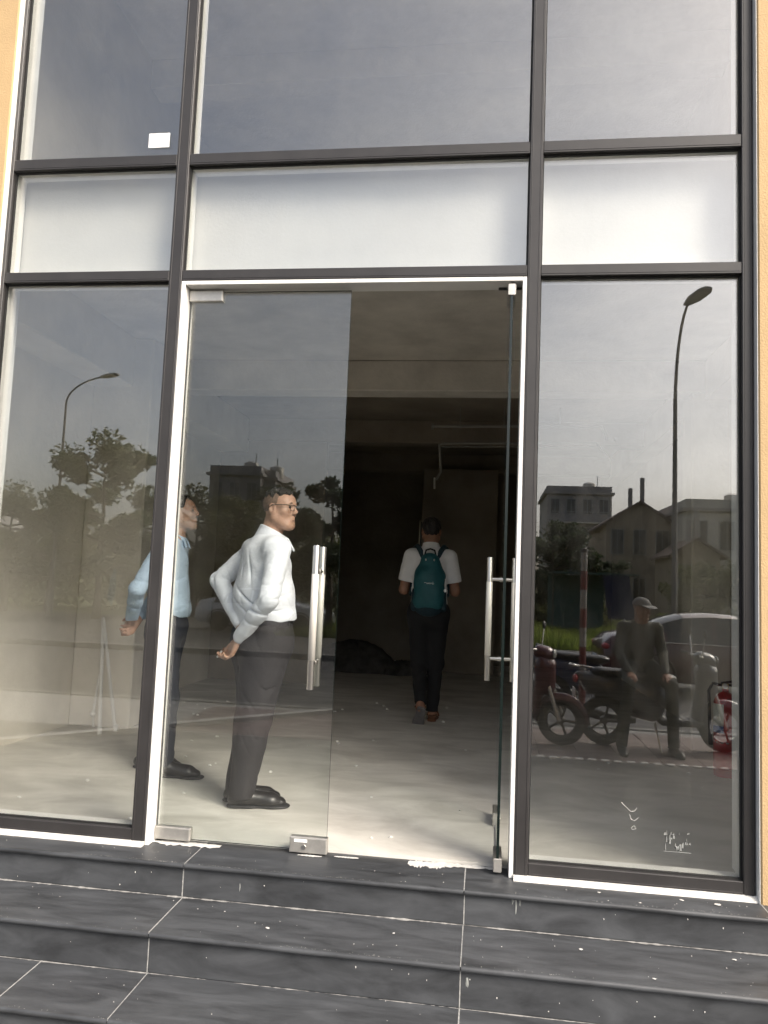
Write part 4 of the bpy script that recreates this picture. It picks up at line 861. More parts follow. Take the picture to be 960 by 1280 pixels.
# ---------------------------------------------------------------- young man in pale blue shirt
def man_blue():
    P = empty('person', onz(197, 966, 0.0), R(8-90), 'young man in pale blue shirt and navy trousers looking upward', 'person')
    fr = V3(0.05, 1, 0); ar, al = V3(0.085, 0.06, 0), V3(-0.10, -0.10, 0)
    hipc = V3(0.0, 0.01, 0.885); hr, hl = hipc+V3(0.085, 0, 0), hipc+V3(-0.085, 0, 0); kr, kl = V3(0.09, 0.055, 0.465), V3(-0.095, -0.02, 0.465)
    chest = hipc+V3(0, -0.015, 0.325); sr, sl_ = chest+V3(0.185, 0, 0.15), chest+V3(-0.185, 0, 0.15); neck = chest+V3(0, 0.02, 0.225)
    er = sr+V3(0.075, -0.115, -0.25); wrr = hipc+V3(0.06, -0.215, 0.025); el = sl_+V3(-0.08, -0.12, -0.25); wl = hipc+V3(-0.03, -0.20, 0.03)
    H = Head(chest+V3(0.0, 0.055, 0.375), R(2), R(13), 0.90)
    F = Field((-0.45, -0.42, -0.02), (0.45, 0.42, 1.78), 0.0055)
    H.skin(F)
    F.cone(H.p(0, -0.035, -0.06), neck+V3(0, -0.01, -0.03), 0.050, 0.058, 0.03); F.cone(neck-V3(0, 0, 0.02), chest, 0.06, 0.09, 0.03, flat=((1, 0, 0), 1.3)); F.cone(chest, hipc, 0.09, 0.09, 0.05, flat=((1, 0, 0), 1.3))
    for a, e, w in ((sr, er, wrr), (sl_, el, wl)): F.cone(a, e, 0.040, 0.034, 0.03); F.cone(e, w, 0.033, 0.024, 0.02)
    for h_, k_, a_ in ((hr, kr, ar), (hl, kl, al)): F.cone(h_, k_, 0.062, 0.042, 0.03); F.cone(k_, a_+V3(0, 0, 0.09), 0.040, 0.033, 0.02)
    d = unit(wrr-er); hand(F, wrr+d*0.005, d*0.6+V3(-0.2, -0.55, -0.35), V3(-0.7, 0.1, 0.75), V3(0, 0.3, 1), 0.18, (0.7, 0.9, 0.6))
    hand(F, wl, unit(wl-el)+V3(0.3, 0, -0.1), V3(0, -1, 0), V3(0, 0, 1), 0.175, (0.5, 0.7, 0.5))
    put('body', F.mesh('body'), M['skin'], P); H.extras(P, None, M['hair'])
    F = Field(H.c-0.17, H.c+0.18, 0.0045)
    F.ell(H.p(0, -0.018, 0.042), V3(0.084, 0.101, 0.090)*H.k, 0, rot=H.M); F.ell(H.p(0, 0.045, 0.085), V3(0.060, 0.042, 0.034)*H.k, 0.02, rot=H.M); F.ell(H.p(0, -0.065, -0.01), V3(0.060, 0.045, 0.06)*H.k, 0.02, rot=H.M)
    F.cut(H.p(0, 0.058, 0.055), H.M@V3(0, 0.75, -1)); F.cut(H.p(0, 0.02, 0.0), H.M@V3(0, 1, -0.35)); F.cut(H.p(0, 0.0, -0.055), H.M@V3(0, 0.6, -1))
    F.warp(wr((140, 60, 90), (190, -120, 60), (230, 310, -170), 0.008, 2.0)); put('hair', F.mesh('hair', 1), M['hair'], P)
    F = Field((-0.45, -0.42, 0.80), (0.45, 0.42, 1.62), 0.0055); X1 = (1, 0, 0); waist = hipc+V3(0, 0.0, 0.10)
    F.cone(chest+V3(0, 0, 0.06), chest+V3(0, 0.0, -0.10), 0.108, 0.110, 0.03, flat=(X1, 1.38)); F.cone(chest+V3(0, 0.0, -0.10), waist, 0.112, 0.122, 0.05, flat=(X1, 1.2)); F.cone(waist, hipc+V3(0, 0, 0.065), 0.124, 0.108, 0.03, flat=(X1, 1.2))
    F.cone(sr+V3(-0.03, 0, 0), sl_+V3(0.03, 0, 0), 0.068, 0.068, 0.05); F.cone(chest+V3(0, -0.01, 0.14), neck, 0.085, 0.060, 0.06)
    for a, e, w, ph in ((sr, er, wrr, 0.4), (sl_, el, wl, 2.0)):
        F.cone(a, e, 0.057, 0.048, 0.014, fold=sleeve_fold(0.0035, 4, ph)); F.cone(e, w-unit(w-e)*0.03, 0.048, 0.037, 0.012, fold=sleeve_fold(0.0045, 4.5, ph+1))
    F.warp(wr((14, 6, 45), (-30, 8, 30), (40, 20, 12), 0.002, 0.2)); F.warp(creases(0.010, hipc[2]+0.18, 0.14, 34, 12, 0.9, (0.5, 0.2))); F.cut(hipc+V3(0, 0, 0.05), (0, 0.1, -1))
    sh = put('shirt', F.mesh('shirt', 1), M['shirt_b'], P)
    F = Field(neck-0.16, neck+0.16, 0.004); nd = unit(H.p(0, -0.03, -0.05)-neck)
    F.cone(neck-nd*0.015, neck+nd*0.036, 0.070, 0.063, 0.0); F.cone(neck-nd*0.05, neck+nd*0.09, 0.061, 0.055, 0.0, 'sub')
    for q in (-1, 1): F.cone(neck+V3(q*0.028, 0.056, 0.008), neck+V3(q*0.045, 0.082, -0.055), 0.013, 0.011, 0.012, flat=((q*0.3, 1, 0.5), 0.5))
    F.cut(neck+nd*0.04+V3(0, -0.02, 0), nd+V3(0, 0.3, 0)); put('collar', F.mesh('collar', 1), M['shirt_b'], sh)
    pk = MB()
    for z in np.linspace(hipc[2]+0.12, neck[2]-0.06, 6): pass
    F = Field((-0.34, -0.3, 0.03), (0.34, 0.34, 1.0), 0.006)
    F.cone(hipc+V3(0, 0.0, 0.075), hipc+V3(0, -0.008, -0.02), 0.106, 0.116, 0.04, flat=(X1, 1.22))
    for q, h_, k_, a_ in ((1, hr, kr, ar), (-1, hl, kl, al)):
        F.ell(h_+V3(0, -0.045, -0.035), (0.075, 0.075, 0.09), 0.05); F.cone(h_, k_, 0.092, 0.066, 0.05, fold=sleeve_fold(0.003, 3, q)); F.cone(k_, a_+V3(0, -0.005, 0.08), 0.064, 0.056, 0.03, fold=sleeve_fold(0.005, 3.3, q+1))
    F.warp(wr((10, 20, 46), (-26, 12, 70), (40, 30, 20), 0.003, 1.0)); F.cut((0, 0, 0.055), (0, 0.1, -1)); F.cut(hipc+V3(0, 0, 0.10), (0, 0, 1)); put('trousers', F.mesh('trousers', 1), M['trouser_n'], P)
    F = Field(hipc-0.22, hipc+0.24, 0.0055); F.cone(hipc+V3(0, 0.003, 0.11), hipc+V3(0, 0.0, 0.055), 0.111, 0.113, 0.0, flat=(X1, 1.22)); F.cut(hipc+V3(0, 0, 0.098), (0, 0, 1)); F.cut(hipc+V3(0, 0, 0.062), (0, 0, -1)); put('belt', F.mesh('belt', 0), M['leather'], P)
    for a_, f_ in ((ar, fr), (al, fr)):
        F = Field(a_-V3(0.3, 0.3, 0.01), a_+V3(0.3, 0.3, 0.17), 0.005); shoe(F, a_+V3(0, 0, 0.006), f_, 0.28); F.cut((0, 0, 0.012), (0, 0, -1)); s_ = put('shoe', F.mesh('shoe'), M['leather'], P)
        F = Field(a_-V3(0.3, 0.3, 0.01), a_+V3(0.3, 0.3, 0.06), 0.004); sole(F, a_, f_, 0.287); put('sole', F.mesh('sole', 0), M['black'], s_)
    return P

# ---------------------------------------------------------------- walker with the backpack, seen from behind
def walker():
    base = onz(531, 901, 0.0); k = 1.085
    P = empty('person', base, R(3), 'person in white polo and black trousers walking into the dark shop', 'person'); P.scale = (k, k, k)
    ar, al = V3(0.055, 0.04, 0), V3(-0.035, -0.20, 0.16)      # right foot planted, left heel lifted behind
    hipc = V3(0.0, 0.03, 0.885); hr, hl = hipc+V3(0.082, 0, 0), hipc+V3(-0.082, 0, 0); kr, kl = V3(0.07, 0.085, 0.465), V3(-0.066, 0.055, 0.455)
    chest = hipc+V3(0, 0.02, 0.325); sr, sl_ = chest+V3(0.165, 0, 0.135), chest+V3(-0.165, 0, 0.135); neck = chest+V3(0, 0.02, 0.215)
    er = sr+V3(0.05, 0.03, -0.285); wrr = er+V3(-0.06, 0.22, 0.03); el = sl_+V3(-0.05, 0.03, -0.285); wl = el+V3(0.05, 0.22, 0.04)
    H = Head(chest+V3(0.0, 0.075, 0.345), 0, R(-14), 0.98)
    F = Field((-0.36, -0.42, -0.02), (0.36, 0.42, 1.75), 0.0058)
    H.skin(F); F.cone(H.p(0, -0.03, -0.06), neck+V3(0, -0.01, -0.03), 0.052, 0.060, 0.03); F.cone(neck-V3(0, 0, 0.02), chest, 0.06, 0.09, 0.03, flat=((1, 0, 0), 1.3)); F.cone(chest, hipc, 0.09, 0.09, 0.05, flat=((1, 0, 0), 1.3))
    for a, e, w in ((sr, er, wrr), (sl_, el, wl)): F.cone(a, e, 0.045, 0.039, 0.03); F.cone(e, w, 0.040, 0.026, 0.02)
    for q, w, e in ((1, wrr, er), (-1, wl, el)): hand(F, w, unit(w-e), V3(-q*0.6, 0, 0.7), V3(0, 0.3, 1)+V3(-q*0.3, 0, 0), 0.175, (0.4, 0.6, 0.4))
    F.cone(hr, kr, 0.062, 0.042, 0.03); F.cone(kr, ar+V3(0, 0, 0.09), 0.040, 0.030, 0.02); F.cone(hl, kl, 0.062, 0.042, 0.03); F.cone(kl, al, 0.040, 0.030, 0.02)
    # bare feet in sandals: planted right, left up on its toes
    F.cone(ar+V3(0, -0.02, 0.045), ar+V3(0.005, 0.0, 0.09), 0.032, 0.032, 0.02); F.cone(ar+V3(0, -0.02, 0.045), ar+V3(0.02, 0.16, 0.035), 0.030, 0.024, 0.02, flat=((0, 0, 1), 0.8)); F.cone(ar+V3(0.02, 0.13, 0.03), ar+V3(0.02, 0.19, 0.027), 0.036, 0.026, 0.02, flat=((0, 0, 1), 0.45))
    toe = V3(-0.05, -0.135, 0.012); hd = unit(toe-(al+V3(0, -0.05, -0.02))); 
    F.cone(al+V3(0, -0.045, -0.015), al+V3(0, 0.0, 0.03), 0.032, 0.032, 0.02); F.cone(al+V3(0, -0.045, -0.02), toe+V3(0, 0.02, 0.02), 0.030, 0.030, 0.02, flat=((0, 1, 0), 0.8))
    put('body', F.mesh('body'), M['skin_dark'], P); H.extras(P, None, M['hair'])
    F = Field(H.c-0.17, H.c+0.18, 0.0045)
    F.ell(H.p(0, -0.018, 0.042), V3(0.083, 0.100, 0.088)*H.k, 0, rot=H.M); F.ell(H.p(0, -0.065, -0.005), V3(0.060, 0.042, 0.05)*H.k, 0.02, rot=H.M); F.ell(H.p(0, 0.045, 0.085), V3(0.060, 0.042, 0.034)*H.k, 0.02, rot=H.M)
    F.cut(H.p(0, 0.058, 0.05), H.M@V3(0, 0.8, -1)); F.cut(H.p(0, 0.0, -0.045), H.M@V3(0, 0.5, -1)); F.cut(H.p(0, 0.02, 0.0), H.M@V3(0, 1, -0.35))
    F.warp(wr((140, 60, 90), (190, -120, 60), (90, 210, -70), 0.006, 3.0)); put('hair', F.mesh('hair', 1), M['hair'], P)
    F = Field((-0.36, -0.3, 0.74), (0.36, 0.36, 1.55), 0.0055); X1 = (1, 0, 0)
    F.cone(chest+V3(0, 0, 0.06), chest+V3(0, 0, -0.10), 0.108, 0.108, 0.03, flat=(X1, 1.40)); F.cone(chest+V3(0, 0, -0.10), hipc+V3(0, -0.005, -0.06), 0.110, 0.136, 0.05, flat=(X1, 1.24)); F.ell(hipc+V3(0, -0.05, -0.04), (0.15, 0.095, 0.11), 0.05)
    F.cone(sr+V3(-0.03, 0, 0), sl_+V3(0.03, 0, 0), 0.066, 0.066, 0.05); F.cone(chest+V3(0, -0.01, 0.13), neck, 0.085, 0.062, 0.06)
    for a, e, ph in ((sr, er, 0.4), (sl_, el, 2.0)):
        d = unit(e-a); F.cone(a, a+d*0.20, 0.060, 0.066, 0.02, fold=sleeve_fold(0.004, 3, ph))
    F.warp(creases(0.009, hipc[2]+0.14, 0.2, 34, 9, 0.9, (0, -1))); F.cut(hipc+V3(0, 0, 0.045), (0, -0.1, -1))
    for a, e in ((sr, er), (sl_, el)):
        d = unit(e-a); q = a+d*0.215; r_ = F.sub(q-0.1, q+0.11)
        if r_:
            sl2, (X, Y, Z) = r_; dd = (X-q[0])*d[0]+(Y-q[1])*d[1]+(Z-q[2])*d[2]; F.D[sl2] = np.where((X-q[0])**2+(Y-q[1])**2+(Z-q[2])**2 < 0.0095, np.maximum(F.D[sl2], dd), F.D[sl2])
    sh = put('polo_shirt', F.mesh('polo_shirt', 1), M['polo'], P)
    F = Field(neck-0.16, neck+0.16, 0.004); nd = unit(H.p(0, -0.03, -0.05)-neck)
    F.cone(neck-nd*0.02, neck+nd*0.030, 0.080, 0.068, 0.0); F.cone(neck-nd*0.05, neck+nd*0.09, 0.063, 0.058, 0.0, 'sub'); F.cut(neck+nd*0.032, nd); col = put('collar', F.mesh('collar', 1), M['polo'], sh)
    MB().tube([tuple(neck-nd*0.012+V3(0.0805*math.cos(a), 0.0805*math.sin(a), 0)) for a in np.linspace(R(175), R(365), 20)], 0.0042, 6).build('collar_trim', M['black_cloth'], col, smooth=True)
    F = Field((-0.3, -0.36, 0.03), (0.3, 0.3, 1.0), 0.006)
    F.cone(hipc+V3(0, 0, 0.085), hipc+V3(0, -0.008, -0.02), 0.108, 0.118, 0.04, flat=(X1, 1.22))
    for q, h_, k_, a_ in ((1, hr, kr, ar+V3(0, 0, 0.085)), (-1, hl, kl, al+V3(0, 0.01, 0.03))):
        F.ell(h_+V3(0, -0.045, -0.035), (0.078, 0.075, 0.09), 0.05); F.cone(h_, k_, 0.092, 0.070, 0.05, fold=sleeve_fold(0.003, 3, q)); F.cone(k_, a_, 0.066, 0.050, 0.03, fold=sleeve_fold(0.005, 5, q+1))
    F.warp(wr((10, 20, 46), (-26, 12, 70), (40, 30, 20), 0.003, 0.4)); F.cut(hipc+V3(0, 0, 0.10), (0, 0, 1)); F.cut((0, 0, 0.075), (0, 0, -1)); put('trousers', F.mesh('trousers', 1), M['black_cloth'], P)
    # sandals
    s_ = MB().poly_z([(0.0+ar[0]+x, ar[1]+y) for x, y in ((-0.034, -0.055), (0.0, -0.072), (0.034, -0.055), (0.036, 0.02), (0.056, 0.12), (0.055, 0.185), (0.025, 0.225), (-0.012, 0.20), (-0.030, 0.12), (-0.030, 0.03))], 0.0, 0.022).build('sandal', M['sandal'], P, auto=True)
    MB().tube([tuple(ar+V3(0.036*math.cos(a)+0.0, -0.02+0.045*math.sin(a), 0.05)) for a in np.linspace(R(180), R(360), 10)], 0.008, 6).build('strap', M['sandal'], s_, smooth=True)
    MB().tube([tuple(ar+V3(0.012+0.043*math.cos(a), 0.12, 0.018+0.045*math.sin(a))) for a in np.linspace(0, R(180), 10)], 0.010, 6).build('strap', M['sandal'], s_, smooth=True)
    # lifted sandal: its sole faces back
    top = al+V3(0.012, -0.085, -0.01); u_ = unit(toe+V3(0.0, -0.03, 0.0)-top); w_ = unit(np.cross(u_, V3(0, -1, 0.3))); n_ = np.cross(w_, u_); vs = []
    prof = ((0.0, 0.018), (0.01, 0.032), (0.06, 0.036), (0.12, 0.038), (0.18, 0.048), (0.215, 0.042), (0.235, 0.020)); ln = np.linalg.norm(toe-top)+0.03
    ring = [(t*ln/0.235, w) for t, w in prof]+[(t*ln/0.235, -w) for t, w in prof[::-1]]
    n = len(ring); vs = [top+u_*t+w_*w+n_*0.009 for t, w in ring]+[top+u_*t+w_*w-n_*0.009 for t, w in ring]
    s2 = MB().add(vs, [tuple(range(n)), tuple(range(n, 2*n))[::-1]]+[(i, i+n, (i+1) % n+n, (i+1) % n) for i in range(n)]).build('sandal', M['sole'], P, auto=True)
    MB().tube([tuple(al+V3(0.038*math.cos(a), -0.04, -0.012+0.0*a)+V3(0, 0.045*abs(math.sin(a)), 0)) for a in np.linspace(0, R(180), 10)], 0.008, 6).build('strap', M['sandal'], s2, smooth=True)
    # ---- backpack, a thing of its own
    bo = Vector(P.location)+Matrix.Rotation(R(3), 3, 'Z')@(Vector(chest+V3(0.0, -0.10, -0.345))*k)
    BP = empty('backpack', bo, R(3), 'teal backpack with a pale logo and dangling white tag on the walker', 'backpack'); BP.scale = (k, k, k*1.1)
    F = Field((-0.2, -0.2, -0.02), (0.2, 0.08, 0.53), 0.005)
    F.cone((0, -0.045, 0.09), (0, -0.04, 0.28), 0.083, 0.078, 0.04, flat=(X1, 1.55)); F.cone((0, -0.04, 0.28), (0, -0.025, 0.405), 0.078, 0.055, 0.04, flat=(X1, 1.45)); F.cone((0, -0.075, 0.10), (0, -0.07, 0.22), 0.060, 0.050, 0.03, flat=(X1, 1.75))
    F.warp(wr((30, 10, 40), (-40, 18, 55), (70, 20, 12), 0.004, 0.3)); F.cut((0, 0.035, 0), (0, 1, 0)); put('bag', F.mesh('bag', 1), M['teal'], BP)
    F = Field((-0.2, -0.2, -0.02), (0.2, 0.08, 0.2), 0.005); F.cone((0, -0.045, 0.065), (0, -0.045, 0.09), 0.080, 0.086, 0.03, flat=(X1, 1.56)); F.cut((0, 0.03, 0), (0, 1, 0)); F.cut((0, 0, 0.075), (0, -0.1, 1)); put('base_panel', F.mesh('base_panel', 1), M['teal_dark'], BP)
    for q in (-1, 1):
        F = Field((-0.2, -0.2, -0.02), (0.2, 0.1, 0.3), 0.005); F.cone((q*0.118, -0.035, 0.05), (q*0.112, -0.03, 0.17), 0.030, 0.028, 0.01, flat=((0, 1, 0), 1.6)); put('side_pocket', F.mesh('side_pocket', 1), M['teal_dark'], BP)
        MB().tube([(q*0.06, 0.02, 0.42), (q*0.085, 0.035, 0.475), (q*0.110, 0.085, 0.510), (q*0.13, 0.15, 0.50), (q*0.135, 0.205, 0.44), (q*0.145, 0.19, 0.30), (q*0.145, 0.08, 0.14)], 0.021, 10).build('shoulder_strap', M['teal_dark'], BP, smooth=True)
        MB().ellip((q*0.034, -0.088, 0.405), (0.007, 0.006, 0.009)).build('buckle', M['steel_dull'], BP, smooth=True)
    MB().tube([(-0.045, -0.03, 0.445), (-0.035, -0.045, 0.478), (0, -0.05, 0.488), (0.035, -0.045, 0.478), (0.045, -0.03, 0.445)], 0.007, 8).build('grab_loop', M['black_cloth'], BP, smooth=True)
    lg = MB()      # faint script logo
    xs = np.linspace(-0.040, 0.040, 60); lg.tube([(x, -0.131, 0.232+0.0045*math.sin(x*330+3*math.sin(90*x))) for x in xs], 0.0014, 5)
    lg.tube([(0.03, -0.131, 0.244), (0.03, -0.131, 0.229)], 0.0014, 5); lg.build('logo', M['paper'], BP)
    MB().tube([(0.128, -0.06, 0.27), (0.132, -0.085, 0.22), (0.131, -0.09, 0.19)], 0.002, 5).build('tag_cord', M['paper'], BP); MB().ellip((0.131, -0.09, 0.182), (0.011, 0.006, 0.013)).build('tag', M['paper'], BP, smooth=True)
    return P
man_white(); man_blue(); walker()
# ------------------------------------------------------------------ the street behind the camera (it shows in the glass)
M['bark'] = mat('bark', (0.10, 0.08, 0.06), 0.9, var=0.3, scale=12, bump=0.8, bscale=40)
M['leaf_a'] = mat('leaf_dark', (0.042, 0.070, 0.022), 0.6, scale=0.9, col2=(0.10, 0.13, 0.045)); M['leaf_b'] = mat('leaf_olive', (0.070, 0.084, 0.028), 0.6, scale=0.8, col2=(0.14, 0.15, 0.06)); M['leaf_c'] = mat('leaf_deep', (0.018, 0.036, 0.014), 0.55, scale=1.2, col2=(0.045, 0.075, 0.025))
M['grass'] = leafy(mat('grass_blades', (0.13, 0.19, 0.035), 0.7, scale=0.7, col2=(0.24, 0.27, 0.065)), 0.5)
for k in ('leaf_a', 'leaf_b', 'leaf_c'): leafy(M[k], 0.42)
def tree(base, h, cr, label, leaf, nl=2600, trunk_r=0.11, low=0.28, ls=0.16, seed=1, squash=1.0):
    rg = random.Random(seed); T = empty('tree', base, rg.random()*6, label, 'tree', 'trees across the road')
    tk = MB(); pts = [(0, 0, -0.2)]
    for i in range(1, 7): pts.append((rg.uniform(-.1, .1)*i*0.25, rg.uniform(-.1, .1)*i*0.25, h*0.86*i/6))
    tk.tube(pts, [trunk_r*(1.25 if i == 0 else 1-i*0.14) for i in range(7)], 9)
    ends = []
    for i in range(17):
        t = rg.uniform(low, 0.88); z = h*t; a = i*2.4+rg.uniform(-.4, .4); k = min(int(t*6/0.86), 5); p = Vector(pts[k]); p.z = z
        prof = math.sin(math.pi*min(1, max(0.1, (t-low+0.12)/(1.08-low))))**0.7
        L = cr*prof*rg.uniform(0.75, 1.1); e = p+Vector((math.cos(a)*L, math.sin(a)*L, L*rg.uniform(0.15, 0.55))); mid = p.lerp(e, 0.5)+Vector((0, 0, -0.06*L))
        tk.tube([p, mid, e], [trunk_r*0.38, trunk_r*0.24, 0.012], 6); ends += [(mid.lerp(e, q)) for q in (0.2, 0.6, 1.0)]
    ends += [Vector((pts[6][0], pts[6][1], h*0.9)), Vector((pts[6][0]+0.1*cr, pts[6][1], h*0.96)), Vector((pts[6][0], pts[6][1]+0.12*cr, h*0.85))]
    tk.build('trunk', M['bark'], T, smooth=True)
    cl = [(c, rg.uniform(0.16, 0.36)*cr) for c in ends]
    n = nl; ci = RNG.integers(0, len(cl), n); C = np.array([tuple(c[0]) for c in cl])[ci]; rr = np.array([c[1] for c in cl])[ci]
    d = RNG.normal(size=(n, 3)); d /= np.linalg.norm(d, axis=1)[:, None]; P = C+d*(rr*RNG.random(n)**0.45)[:, None]*np.array([1, 1, 0.72*squash])
    a = RNG.normal(size=(n, 3)); a[:, 2] *= 0.6; a /= np.linalg.norm(a, axis=1)[:, None]; b = np.cross(a, RNG.normal(size=(n, 3))); b /= np.linalg.norm(b, axis=1)[:, None]
    s = ls*(0.6+0.8*RNG.random(n))[:, None]; c_ = np.cross(a, b)*s*0.18
    v = np.stack([P-a*s, P+b*s*0.42+c_, P+a*s, P-b*s*0.42+c_], 1).reshape(-1, 3)
    me = bpy.data.meshes.new('crown'); me.from_pydata(v.tolist(), [], np.arange(4*n).reshape(-1, 4).tolist()); me.update(); put('crown', me, M[leaf], T)
    return T
GG = GZ-0.14
def tpos(u, y): p = mir_y(u, 740, y); return (p[0], y, GG)
TR = [ # u, y, height, crown radius, leaf, leaves
 (122, -24.0, 7.1, 2.2, 'leaf_a', 4800, 'tall open crowned tree with layered boughs, highest of the row across the road'),
 (178, -25.0, 5.2, 1.5, 'leaf_a', 2800, 'rounded tree standing close beside the tall open crowned tree'),
 (60, -27.0, 5.0, 1.9, 'leaf_b', 2600, 'olive leaved tree behind the curved street lamp'),
 (5, -26.0, 5.3, 2.0, 'leaf_b', 2600, 'broad olive tree at the outer end of the row'),
 (-70, -27.0, 6.0, 2.2, 'leaf_a', 2600, 'broad dark tree beyond the olive tree at the row end'),
 (240, -28.0, 5.6, 2.0, 'leaf_b', 2800, 'bushy olive tree behind the parked white car rear'),
 (290, -29.0, 5.2, 2.0, 'leaf_b', 2800, 'bushy olive tree in front of the flat roofed grey block'),
 (352, -22.5, 5.0, 1.5, 'leaf_c', 3400, 'dark tree with pointed palmate top in front of the grey block corner'),
 (412, -19.5, 5.0, 1.45, 'leaf_c', 3600, 'dense dark tree close to the far pavement edge'),
 (470, -23.0, 5.2, 1.7, 'leaf_c', 2600, 'dark tree next to the dense pavement tree'),
 (560, -30.0, 5.0, 2.0, 'leaf_b', 2200, 'olive tree standing alone in the vacant lot'),
 (690, -34.0, 5.0, 1.9, 'leaf_c', 3000, 'dark tree in front of the balconied apartment tower'),
 (655, -36.0, 5.2, 2.0, 'leaf_c', 2400, 'dark tree at the side of the balconied tower'),
 (745, -38.0, 3.4, 1.7, 'leaf_c', 2000, 'low dark tree below the gabled brown house'),
 (880, -38.0, 3.4, 2.0, 'leaf_b', 2200, 'low olive tree before the pale flat roofed house'),
 (960, -36.0, 3.8, 2.0, 'leaf_b', 2200, 'olive tree at the far side of the pale house'),
]
for i, (u, y, h, c, lf, n, lb) in enumerate(TR): tree(tpos(u, y), h, c, lb, lf, n*2, 0.09+0.008*h, 0.16 if lf != 'leaf_a' else 0.26, 0.115, 11+i)
# undergrowth along the lot: a belt of scrub nobody could count
n = 26000; X = RNG.uniform(-30, 22, n); Yv = RNG.uniform(-33, -30, n); hh = (1.6+0.9*np.sin(X*0.55)+0.6*np.sin(X*1.7+1)+0.3*np.sin(X*4.1)); hh = np.where(X < -4, hh+1.2, hh*0.55); Zv = GG+RNG.random(n)**0.7*np.maximum(hh, 0.5)
a = RNG.normal(size=(n, 3)); a /= np.linalg.norm(a, axis=1)[:, None]; b = np.cross(a, RNG.normal(size=(n, 3))); b /= np.linalg.norm(b, axis=1)[:, None]; P = np.stack([X, Yv, Zv], 1); s = 0.17*(0.6+0.8*RNG.random(n))[:, None]
v = np.stack([P-a*s, P+b*s*0.45, P+a*s, P-b*s*0.45], 1).reshape(-1, 3); me = bpy.data.meshes.new('scrub'); me.from_pydata(v.tolist(), [], np.arange(4*n).reshape(-1, 4).tolist()); me.update()
tag(put('scrub', me, M['leaf_b']), 'belt of dense scrub along the vacant lot', 'scrub', kind='stuff')
# tall grass of the vacant lot
n = 30000; X = RNG.uniform(-6, 16, n); Yv = -18.6-RNG.random(n)**1.4*11; H_ = 0.25+0.5*RNG.random(n)*(0.6+0.4*np.sin(X*1.3)); th = RNG.uniform(0, 6.28, n); w = 0.02+0.02*RNG.random(n); ln = RNG.normal(size=(n, 2))*0.13
P0 = np.stack([X-w*np.cos(th), Yv-w*np.sin(th), np.full(n, GG-0.01)], 1); P1 = np.stack([X+w*np.cos(th), Yv+w*np.sin(th), np.full(n, GG-0.01)], 1); P2 = np.stack([X+ln[:, 0], Yv+ln[:, 1], GG+H_], 1)
v = np.stack([P0, P1, P2], 1).reshape(-1, 3); me = bpy.data.meshes.new('grass'); me.from_pydata(v.tolist(), [], np.arange(3*n).reshape(-1, 3).tolist()); me.update(); tag(put('grass', me, M['grass']), 'tall green grass of the vacant lot across the road', 'grass', kind='stuff')
sheet('parking_lot', [(-22, -27), (-3.5, -27), (-3.5, -18.4), (-22, -18.4)], GG+0.006, M['asphalt'], 0.1)

